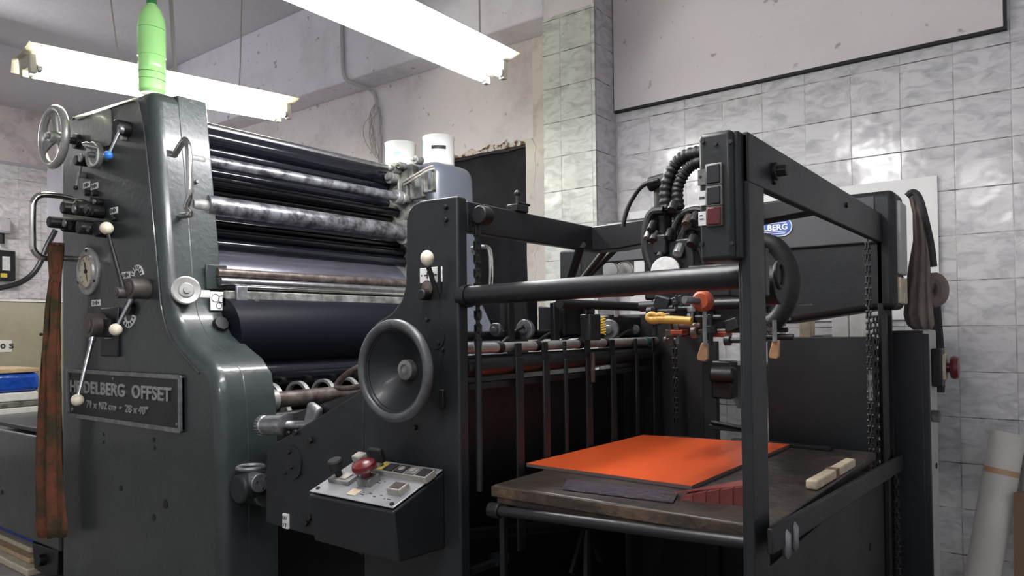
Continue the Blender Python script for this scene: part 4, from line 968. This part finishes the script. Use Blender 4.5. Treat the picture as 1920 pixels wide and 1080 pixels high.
for k in range(44):
    u_ = random.uniform(1225, 1400) if k < 32 else random.uniform(1432, 1482); v_ = random.uniform(560, 640)
    p = S_(u_, v_, random.uniform(1.72, 1.95)); m = random.choice(('dark', 'black', 'dullsteel', 'feeder', 'rust', 'dark'))
    s_ = random.uniform(.008, .02)
    if k % 3 == 0: link('mounting_block', MB().cbox(p, (s_*2.2, s_*1.6, s_*1.8), Matrix.Rotation(random.uniform(-.4, .4), 3, 'Y')), m, head, bevel=.003)
    elif k % 3 == 1: link('adjusting_screw', MB().cyl(p-Vector((0, 0, s_*2)), p+Vector((0, 0, s_*2)), s_*.35, n=10).cyl(p-Vector((0, 0, s_*.5)), p+Vector((0, 0, s_*.5)), s_*.9, n=12), m, head, bevel=.001)
    else: link('spindle', MB().cyl(p-Vector((s_*2.5, 0, 0)), p+Vector((s_*2.5, 0, 0)), s_*.45, n=12).cyl(p-Vector((s_*2.6, 0, 0)), p-Vector((s_*1.6, 0, 0)), s_*.9, n=14), m, head, bevel=.001)
link('carrier_bar', MB().cyl(S_(1200, 575, 1.8), S_(1400, 568, 1.8), .014, n=16).box((S_(1260, 600, 1.85).x, 1.83, S_(1260, 625, 1.85).z), (S_(1400, 600, 1.85).x, 1.87, S_(1260, 580, 1.85).z)), 'dark', head, bevel=.003)
for nu0, nv0, nu1, nv1 in ((1262, 628, 1285, 618), (1340, 632, 1368, 622)): link('separator_nozzle', MB().box((S_(nu0, 610, 1.8).x, 1.78, S_(nu0, nv0, 1.8).z), (S_(nu1, 610, 1.8).x, 1.82, S_(nu0, nv1, 1.8).z)), 'orangeplastic', head, bevel=.003)
link('head_hanger', MB().box((S_(1225, 450).x, YS+.12, b.z+.05), (b.x+.02, 2.16, zt-.02)), 'dark', head, bevel=.005)
link('carrier_arm', MB().box((S_(1300, 500, 1.9).x, 1.86, S_(1300, 560, 1.9).z), (S_(1380, 500, 1.9).x, 1.94, S_(1300, 500, 1.9).z)), 'dark', head, bevel=.006)

# ---- push button box on the front post
a, b = PY(1308, 255, 1.34), PY(1376, 487, 1.34)
bx0, bx1 = a.x, b.x; bz1, bz0 = CAMZ+.376, b.z
cbx = link('button_box', MB().box((bx0, 1.34, bz0), (bx1, 1.425, bz1)), 'feeder', FD, bevel=.010, seg=4)
link('box_back', MB().box((bx1-.01, 1.352, bz0+.004), (bx1+.008, 1.43, bz1-.003)), 'feeder', cbx, bevel=.003)
wx0, wx1 = PY(1325, 350, 1.34).x, PY(1356, 350, 1.34).x
zs = [PY(1340, v_, 1.34).z for v_ in (307, 348, 387, 425)]
for i in range(3):
    z1_, z0_ = zs[i], zs[i+1]
    link('button_frame', MB().box((wx0, 1.333, z0_), (wx1, 1.341, z1_)), 'grime' if i < 2 else 'brownhub', cbx, bevel=.002)
    link('button_face', MB().box((wx0+.003, 1.330, z0_+.003), (wx1-.003, 1.336, z1_-.003)), 'dark' if i < 2 else 'darkred', cbx, bevel=.002)
    lx0_, lx1_ = PY(1310, 350, 1.34).x, wx0-.001
    tg = link('button_tag', MB().box((lx0_, 1.336, z0_+.004), (lx1_, 1.341, z1_-.008)), 'white' if i else 'grime', cbx)
    if i < 2: text('tag_lettering', ('UP', 'DOWN')[i], 'black', tg, ((lx0_+.003), 1.3355, (z0_+z1_)/2-.004), (lx1_-lx0_)*(.35 if i == 0 else .7), .005, depth=.0004)
    else: link('tag_mark', MB().box((lx0_+.003, 1.3352, (z0_+z1_)/2+.003), (lx0_+.009, 1.3358, (z0_+z1_)/2+.005)).box((lx0_+.003, 1.3352, (z0_+z1_)/2-.004), (lx0_+.011, 1.3358, (z0_+z1_)/2-.002)), 'black', tg)
for (u_, v_) in ((1318, 266), (1370, 266), (1342, 270), (1316, 458), (1373, 456)):
    p = PY(u_, v_, 1.34); link('box_screw', MB().cyl((p.x, 1.336, p.z), (p.x, 1.341, p.z), .0042, n=12), 'black', cbx)

# ---- pile board on the lift
zP = CAMZ-.41
A = PZ(915, 911, zP); Bc = PZ(1436, 980, zP); Cc = PZ(1655, 850, zP)
A.y = 1.50; bxm = -1.20; bxM = -.475
pb = thing('pile_board', 'oily dark wooden pile board carrying the orange card', 'board', (-.84, 2.05, zP-.05))
y0_, y1_ = 1.492, 2.56
link('board_top', MB().box((bxm, y0_, zP-.028), (bxM, y1_, zP)), 'wood', pb, bevel=.006, seg=3)
for ba, bb_ in ((y0_+.004, y0_+.09), (y1_-.09, y1_), (1.98, 2.08)): link('board_batten', MB().box((bxm+.01, ba, zP-.05), (bxM-.008, bb_, zP-.028)), 'woodedge', pb, bevel=.004)
link('edge_strip', MB().box((bxm-.001, y0_-.004, zP-.030), (bxM+.001, y0_+.001, zP-.003)), 'woodedge', pb, bevel=.001)
# orange card pack
oc = [PZ(u_, v_, zP+.012) for u_, v_ in ((987, 868), (1297, 910), (1482, 832), (1205, 815))]
c0 = thing('card_stack', 'thin stack of orange card on the pile board', 'card', (sum((p.x for p in oc))/4, 2.0, zP))
link('card_layers', MB().prism([p-Vector((0, 0, .011)) for p in oc], (0, 0, .009)), 'cardedge', c0)
link('top_card', MB().prism([p-Vector((0, 0, .002)) for p in oc], (0, 0, .0015)), 'orange', c0, label='bright orange top card')
# smeared strip
sp_ = [PZ(u_, v_, zP+.002) for u_, v_ in ((1063, 900), (1272, 925), (1262, 943), (1055, 918))]
tag(link('metal_strip', MB().prism(sp_, (0, 0, .003)), 'foil', loc=sp_[0]), 'shiny smeared grey strip lying on the front of the pile board', 'strip')
# maroon folded card with ribs
A_ = [PZ(1272, 925, zP+.004), PZ(1400, 918, zP+.02), PZ(1400, 945, zP+.001), PZ(1290, 942, zP+.001)]
mf = thing('maroon_card', 'maroon ribbed card offcut lying beside the orange card', 'card', A_[3])
e0, e1 = PZ(1275, 938, zP), PZ(1402, 950, zP)
f0, f1 = PZ(1250, 922, zP), PZ(1400, 912, zP)
dirx = (e1-e0)
N_ = 5
top_l = []; bot_l = []
rib = MB()
for i in range(N_):
    t0, t1 = i/N_, (i+1)/N_
    h0 = .005+.040*t0**.8; h1 = .005+.040*t1**.8
    a0, a1 = e0+dirx*t0, e0+dirx*(t1-.02)
    rib.loft([[a0, a0+Vector((0, 0, h0)), a0+Vector((.002, .055, h0+.006)), a0+Vector((0, .06, 0))], [a1+Vector((0, .004, 0)), a1+Vector((0, .006, h1)), a1+Vector((.002, .055, h1+.006)), a1+Vector((0, .06, 0))]])
link('ribbed_edge', rib, 'maroon', mf)
link('card_flap', MB().prism([e0+Vector((-.03, .02, .008)), e0+Vector((0, .06, .012)), e1+Vector((0, .065, .054)), e1+Vector((0, .01, .046))], (0, 0, .002)), 'maroon', mf)
# cream pack on the lift rail
a, b = PX(1545, 905, -.46), PX(1612, 878, -.46)
cpk = thing('card_pack', 'small cream taped card pack on the right edge of the pile board', 'pack', a)
link('pack_body', MB().cbox((-.492, (a.y+b.y)/2+.02, zP+.013), (.028, (b.y-a.y)*.95, .024), Matrix.Rotation(-.03, 3, 'Z')), 'creamblock', cpk, bevel=.004)
link('tape_band', MB().cbox((-.492, (a.y+b.y)/2+.02, zP+.0133), (.0292, .03, .0252), Matrix.Rotation(-.03, 3, 'Z')), 'brownside', cpk)
a = PZ(1385, 826, zP+.003)
tag(link('flat_bar', MB().box((-.93, 2.50, zP), (-.60, 2.535, zP+.012)), 'dark', loc=(-.8, 2.5, zP), bevel=.002), 'narrow dark steel bar lying along the far edge of the pile board', 'bar')

# ================================================================== LOOSE THINGS
# green bottle on the tower
bp_ = PY(285, 168, 1.50); bz_ = max(p[1] for p in prof)
bt = thing('plastic_bottle', 'lime green plastic bottle standing on the press tower', 'bottle', (bp_.x, 1.50, bz_))
r_ = 24.5/1354*3.02
link('bottle_body', MB().lathe((bp_.x, 1.50, bz_-.0), (0, 0, 1), [(.001, .004), (r_*.8, 0), (r_*.97, .012), (r_*.97, .10), (r_*.95, .103), (r_*.97, .106), (r_*.97, .15), (r_*.95, .153), (r_, .156), (r_, .27), (r_*.985, .285), (r_*.93, .315), (r_*.7, .35), (r_*.42, .372), (r_*.36, .376), (r_*.36, .385), (.001, .386)], 40), 'green', bt)
link('bottle_cap', MB().cyl((bp_.x, 1.5, bz_+.376), (bp_.x, 1.5, bz_+.40), .02, n=24), 'darkgreen', bt, bevel=.002)
sm = MB()
for h_ in (.055, .085, .27): sm.torus((bp_.x, 1.5, bz_+h_), (0.05, 0.03, 1), r_+.0002, .0009, 40, 5)
link('bottle_seam', sm, 'darkgreen', bt)
# ink cans on the far frame
ztop = max(p.z for p in far)
def can(x, y, label, stripe):
    t = thing('ink_can', label, 'can', (x, y, ztop), 'ink cans on top of the press')
    r = .090; h = .172
    link('can_body', MB().lathe((x, y, ztop), (0, 0, 1), [(.001, .002), (r*.97, .002), (r, .006), (r*.985, .010), (r*.985, h-.018), (r, h-.016), (r*1.02, h-.010), (r*1.0, h-.008), (r*1.03, h-.002), (r*1.01, h), (r*.94, h), (r*.93, h-.008), (.001, h-.008)], 40), 'offwhite', t)
    lb = MB()
    a0, a1 = stripe
    def arc(rr, z0, z1, s0, s1, mname, nm):
        n = 10; A = []; 
        for i in range(n+1):
            q = math.radians(s0+(s1-s0)*i/n); A.append((x+rr*math.cos(q), y+rr*math.sin(q)))
        m_ = MB(); m_.add([(px, py, z0) for px, py in A]+[(px, py, z1) for px, py in A], [(i, i+1, n+2+i, n+1+i) for i in range(n)])
        link(nm, m_, mname, t)
    arc(r*.99, ztop+.015, ztop+h-.03, a0-75, a0-45, 'palecyan', 'can_label')
    arc(r*.992, ztop+h*.50, ztop+h*.62, a0-12, a1, 'black' if a1 > a0+20 else 'palecyan', 'label_bar')
    return t
M['palecyan'] = mat('pale_cyan_print', (.45, .66, .72), .5)
c1 = PY(737, 290, 2.94); can(c1.x, 3.0, 'white ink can with pale label, left on the press frame', (-60, -45))
c2 = PY(818, 290, 3.02); can(c2.x, 3.04, 'white ink can with a black bar on its label', (-62, -20))
# rag over the handle
hxp = Vector((bx-.02, YF-.155, u1.z-.26))
rg = []
random.seed(5)
rows = [(455, 97, 115, 1), (475, 93, 116, 1), (520, 95, 113, .7), (580, 88, 112, .8), (660, 83, 111, 1), (740, 78, 113, 1), (820, 70, 117, 1), (880, 66, 119, 1), (950, 67, 122, 1), (990, 67, 125, 1), (1008, 72, 122, .8)]
for (v_, ul, ur, k) in rows:
    c_l, c_r = PY(ul, v_, YF-.10), PY(ur, v_, YF-.06)
    n = 60; ring = []
    w_ = (c_r-c_l)
    for i in range(n):
        t = 2*math.pi*i/n
        s_ = .5-.5*math.cos(t)
        fold = .020*k*math.sin(s_*17+v_*.004)*math.sin(math.pi*min(1, s_+.05)) + .006*math.sin(s_*41+v_*.02)
        dpt = (1 if i < n/2 else -1)*.012*k*math.sin(math.pi*s_) + fold
        ring.append(c_l + w_*s_ + Vector((0, -dpt, 0)))
    rg.append(ring)
rag = MB().loft(rg)
tag(link('rag', rag, 'cloth', loc=(PY(95, 700, YF-.08).x, YF-.08, PY(95, 1000, YF-.08).z), ang=180), 'long stained orange and brown rag hanging from the chrome handle', 'rag')

# ================================================================== RIGHT SIDE: cabinet, apron, rolls
xa, xb = PY(1692, 800, 2.75).x, PY(1734, 800, 2.75).x
ec = thing('electric_cabinet', 'narrow upright electric cabinet with pale side and red stop button', 'cabinet', ((xa+xb)/2, 2.9, 0))
ctop = PY(1724, 627, 2.75).z
link('cabinet_front', MB().box((xa+.02, 2.88, .02), (xb, 2.90, ctop)), 'feeder', ec, bevel=.003)
xa2, xb2 = PY(1692, 800, 2.88).x, PY(1734, 800, 2.88).x
link('cabinet_body', MB().box((xb2-.10, 2.90, .02), (xb2, 3.22, ctop+.012)), 'lightcab', ec, bevel=.006)
link('cabinet_front', MB().box((xb2-.115, 2.875, .02), (xb2-.001, 2.901, ctop+.012)), 'feeder', ec, bevel=.003)
p = PX(1750, 688, xb2)
sb = link('stop_switch', MB().box((xb2, p.y-.06, p.z-.07), (xb2+.035, p.y+.03, p.z+.07)), 'dark', ec, bevel=.005)
link('switch_cover', MB().box((xb2+.033, p.y-.05, p.z-.045), (xb2+.045, p.y+.02, p.z+.05)), 'creamblock', sb, bevel=.003)
link('red_stop_button', MB().lathe((xb2+.045, p.y-.015, p.z), (1, 0, 0), [(.018, 0), (.018, .01), (.040, .014), (.044, .026), (.038, .038), (.001, .042)], 28), 'red', sb, label='dark red mushroom button')
p = PX(1746, 780, xb2); link('door_knob', MB().cyl((xb2, p.y, p.z), (xb2+.03, p.y, p.z), .022, n=16), 'grime', ec, bevel=.004)
p = PX(1755, 873, xb2); link('key_hole', MB().cyl((xb2, p.y, p.z), (xb2+.004, p.y, p.z), .011, n=12), 'black', ec)
# apron hanging over the cover corner
AP = thing('apron', 'taupe canvas apron with dark straps hung beside the feeder', 'apron', PY(1730, 690, 2.98))
rows = [(358, 1701, 1712, .02), (370, 1704, 1722, .03), (400, 1711, 1731, .035), (450, 1712, 1739, .04), (500, 1703, 1744, .045), (550, 1697, 1747, .05), (590, 1694, 1750, .055), (608, 1700, 1752, .05), (618, 1712, 1748, .03)]
rings = []
for (v_, ul, ur, dp) in rows:
    a_, b_ = PY(ul, v_, 3.0), PY(ur, v_, 3.0); ctr = (a_+b_)/2; hw3 = (b_.x-a_.x)/2; n = 28; ring = []
    for i in range(n):
        t = 2*math.pi*i/n; f_ = 1+.10*math.sin(5*t+v_*.02)
        ring.append(ctr+Vector((hw3*math.cos(t), dp*math.sin(t)*(1+.35*math.sin(9*t+v_*.012)), 0)))
    rings.append(ring)
link('cloth_body', MB().loft(rings), 'taupe', AP, ang=180)
st = [(1700, 368), (1712, 360), (1724, 372), (1735, 410), (1746, 460), (1751, 500)]
link('neck_strap', MB().tube(smooth_path([PY(a_, b_, 2.92) for a_, b_ in st]), .011, 8), 'strap', AP)
st = [(1748, 512), (1752, 560), (1756, 610), (1760, 660), (1762, 700), (1760, 735)]
link('waist_strap', MB().tube(smooth_path([PY(a_, b_, 3.25) for a_, b_ in st]), [.02]*31, 8), 'strap', AP)
kt = [(1735, 545), (1752, 522), (1766, 535), (1764, 558), (1748, 566), (1738, 552)]
link('cloth_knot', MB().tube(smooth_path([PY(a_, b_, 3.02) for a_, b_ in kt]), .022, 10), 'taupe', AP)
# rolls of paper leaning on the wall
def leaning(u0, v0, u1, v1, y0, y1, r, name, label, m, band=None):
    a_, b_ = PY(u0, v0, y0), PY(u1, v1, y1)
    d = (a_-b_).normalized(); base = b_ + d*0; k = (b_.z)/d.z if d.z else 0
    base = b_ - d*(b_.z/d.z-.003)
    t = thing(name, label, 'paper roll', base)
    L = (a_-base).length
    link('roll_body', MB().lathe(base, d, [(r*.93, 0), (r, .002), (r, L), (r*.93, L+.001), (r*.86, L-.03), (r*.4, L-.03), (r*.001, L-.03)], 36), m, t)
    link('roll_core', MB().torus(a_-d*.002, d, r*.55, .004, 30, 5), m, t)
    if band: link('tape_band', MB().cyl(base+d*band, base+d*(band+.022), r*1.01, n=36, caps=False), 'tape', t)
    return t
leaning(1890, 812, 1846, 1060, 3.44, 3.36, .060, 'paper_roll', 'long ivory paper roll with a tan tape band leaning on tiles', 'paperroll', band=.62)
leaning(1946, 825, 1932, 1060, 3.52, 3.49, .045, 'paper_roll', 'second ivory paper roll behind the cardboard, at the frame edge', 'paperroll')
q = [PY(a_, b_, 3.34) for a_, b_ in ((1900, 925), (1985, 915), (1985, 1500), (1908, 1500))]
for p_ in q: p_.z = max(p_.z, .003)
tag(link('cardboard_sheet', MB().prism(q, (0, .02, 0)), 'brownside', loc=q[3]), 'brown cardboard sheet standing at the right edge of the photo', 'cardboard')
# rolls and papers seen through the gap, standing behind the feeder
sh = thing('wall_shelf', 'narrow shelf behind the feeder holding paper goods', 'shelf', (-1.1, 3.45, .9))
zsf = CAMZ-.16
link('shelf_board', MB().box((-1.45, 3.30, zsf-.02), (-.50, 3.595, zsf)), 'lightcab', sh)
link('bracket', MB().prism([Vector((-1.3, 3.595, zsf-.02)), Vector((-1.3, 3.35, zsf-.02)), Vector((-1.3, 3.595, zsf-.25))], (.02, 0, 0)), 'lightcab', sh)
link('bracket', MB().prism([Vector((-.7, 3.595, zsf-.02)), Vector((-.7, 3.35, zsf-.02)), Vector((-.7, 3.595, zsf-.25))], (.02, 0, 0)), 'lightcab', sh)
def jarx(u): return PY(u, 615, 3.42).x
tag(link('yellow_carton', MB().box((jarx(1503), 3.38, zsf), (jarx(1524), 3.46, zsf+.22)), 'creamblock', bevel=.004, loc=(jarx(1512), 3.42, zsf)), 'yellow-tan carton glimpsed through the gap behind the feeder', 'carton')
tag(link('brown_roll', MB().cyl((jarx(1545), 3.30, zsf+.060), (jarx(1545), 3.55, zsf+.060), .058, n=28), 'brownhub', loc=(jarx(1545), 3.42, zsf), bevel=.004), 'dark brown round roll seen end on through the gap', 'roll')
for k, (ua, ub) in enumerate(((1562, 1592), (1597, 1624), (1626, 1655))):
    tag(link('paper_bundle', MB().box((jarx(ua), 3.40-.02*k, zsf), (jarx(ub), 3.44, zsf+.25)), 'paper', bevel=.003, loc=(jarx(ua), 3.42, zsf)),
        ('white paper bundle next to the brown roll in the gap', 'middle white paper bundle standing in the gap', 'rightmost grey-white paper bundle by the lift chain')[k], 'paper')
# plastic bag hanging behind the suction head
bgp = [(352, 1205, 1228), (375, 1190, 1232), (400, 1180, 1236), (425, 1172, 1238)]
rings = []
for v_, ul, ur in bgp:
    a_, b_ = PY(ul, v_, 2.9), PY(ur, v_, 2.9); ctr = (a_+b_)/2; h3 = (b_.x-a_.x)/2
    rings.append([ctr+Vector((h3*math.cos(2*math.pi*i/20), .03*math.sin(2*math.pi*i/20), 0)) for i in range(20)])

# ================================================================== LEFT BACKGROUND
XM = -6.0
p0, p1 = PX(-60, 566, XM), PX(130, 566, XM)
bc_ = thing('beige_cabinet', 'beige painted machine cabinet with a number plate by the left wall', 'cabinet', (XM-.4, (p0.y+p1.y)/2, 0))
link('cabinet_body', MB().box((XM-.8, p0.y, 0), (XM, p1.y, PX(40, 566, XM).z)), 'beige', bc_, bevel=.01)
link('cabinet_top', MB().box((XM-.82, p0.y-.01, PX(40, 566, XM).z), (XM+.015, p1.y, PX(40, 566, XM).z+.012)), 'offwhite', bc_, bevel=.003)
a, b = PX(-18, 638, XM), PX(22, 660, XM)
np2 = link('number_plate', MB().box((XM, a.y, b.z), (XM+.006, b.y, a.z)), 'offwhite', bc_, bevel=.002)
text('plate_lettering', '10 S', 'dark', np2, (XM+.0065, a.y+.035, b.z+.025), .105, .036, rot=(math.pi/2, 0, math.pi/2), depth=.001)
p = PX(77, 627, XM); link('bore_hole', MB().cyl((XM-.004, p.y, p.z), (XM+.002, p.y, p.z), .012, n=12), 'black', bc_)
# stack: pallet boards, paper reams, blue wrap in front of it
XK = -5.3
def slab(name, vt, vb, m, label, cat, u0=-70, u1=78, dx=.5, jit=0, bevel=.006, x=XK):
    a_, b_ = PX(u0, vt, x), PX(u1+jit, vb, x); a_.z = PX(40, vt, x).z-.002; b_.z = PX(40, vb, x).z
    return tag(link(name, MB().box((x-dx, a_.y, b_.z), (x, b_.y, a_.z)), m, bevel=bevel, loc=(x-dx/2, (a_.y+b_.y)/2, b_.z)), label, cat)
slab('wood_strip', 690, 699, 'rawwood', 'raw pine strip lying on the blue wrapped bundle', 'wood', jit=-4)
bw_ = slab('wrapped_bundle', 699, 735, 'bluewrap', 'blue plastic wrapped bundle on the paper stack at left', 'bundle', jit=-2, bevel=.03)
slab('paper_ream', 735, 752, 'paper', 'white paper ream directly under the blue bundle', 'paper', jit=-6, bevel=.008)
slab('paper_ream', 752, 763, 'grime', 'grey board layer in the left paper stack', 'paper', jit=0)
slab('paper_ream', 763, 776, 'paper', 'white paper ream in the middle of the left stack', 'paper', jit=-2)
slab('paper_ream', 776, 800, 'creampaper', 'cream paper ream just above the dark delivery cover', 'paper', jit=-4)
a_ = PX(0, 800, XK)
b_ = PX(76, 800, XK); a_ = PX(-70, 800, XK); b_.z = PX(40, 800, XK).z-.002
tag(link('storage_crate', MB().box((XK-.5, a_.y, 0), (XK, b_.y, b_.z)), 'brownside', bevel=.01, loc=(XK-.25, (a_.y+b_.y)/2, 0)), 'brown crate carrying the left paper stack, mostly hidden', 'crate')
# low stack on the floor under the delivery
for k, (z0_, z1_, m, nm, lb) in enumerate(((0.0, .035, 'creampaper', 'floor_board', 'lowest cream board on the floor at bottom left'), (.037, .062, 'rawwood', 'floor_board', 'second cream board from the floor at bottom left'),
                                          (.064, .09, 'creampaper', 'floor_board', 'top cream board of the low floor pile'), (.092, .125, 'bluewrap', 'wrapped_bundle', 'blue wrapped bundle low on the floor boards'))):
    tag(link(nm, MB().box((-5.0, 1.41+.04*k, z0_), (-4.1-.09*k, 2.4, z1_)), m, bevel=.006, loc=(-4.6, 2.0, z0_)), lb, 'board' if nm == 'floor_board' else 'bundle')
# electrics on the left wall
def wallbox(u0, v0, u1, v1, name, label, m):
    a_, b_ = PX(u0, v0, XL+.012), PX(u1, v1, XL+.012)
    t = thing(name, label, 'electric box', (XL+.05, (a_.y+b_.y)/2, b_.z))
    link('box_body', MB().box((XL+.014, a_.y, b_.z), (XL+.12, b_.y, a_.z)), m, t, bevel=.01)
    return t, a_, b_
t, a_, b_ = wallbox(-10, 411, 15, 440, 'meter_box', 'upper grey electric box on the left wall', 'lightcab')
link('box_lid', MB().box((XL+.12, a_.y+.01, b_.z+.02), (XL+.13, b_.y-.015, a_.z-.02)), 'conduit', t, bevel=.003)
link('conduit_stub', MB().cyl((XL+.06, b_.y-.07, b_.z-.10), (XL+.06, b_.y-.07, b_.z), .025), 'black', t)
t, a_, b_ = wallbox(-10, 470, 22, 528, 'meter_box', 'lower open meter box with a label on the left wall', 'dark')
link('box_label', MB().box((XL+.12, a_.y+.03, b_.z+.10), (XL+.125, b_.y-.05, a_.z-.06)), 'white', t)
link('brass_terminal', MB().box((XL+.12, b_.y-.13, b_.z+.03), (XL+.14, b_.y-.08, b_.z+.07)), 'yellowpaint', t)
cb_ = [(104, 432), (88, 462), (76, 492), (60, 515), (35, 531), (0, 540), (-30, 544)]
tag(link('power_cable', MB().tube(smooth_path([PX(a, b, XL+.25+.0*i) for i, (a, b) in enumerate(cb_)]), .026, 10), 'cable', loc=PX(60, 515, XL+.25)), 'thick black power cable sagging across the left wall', 'cable')
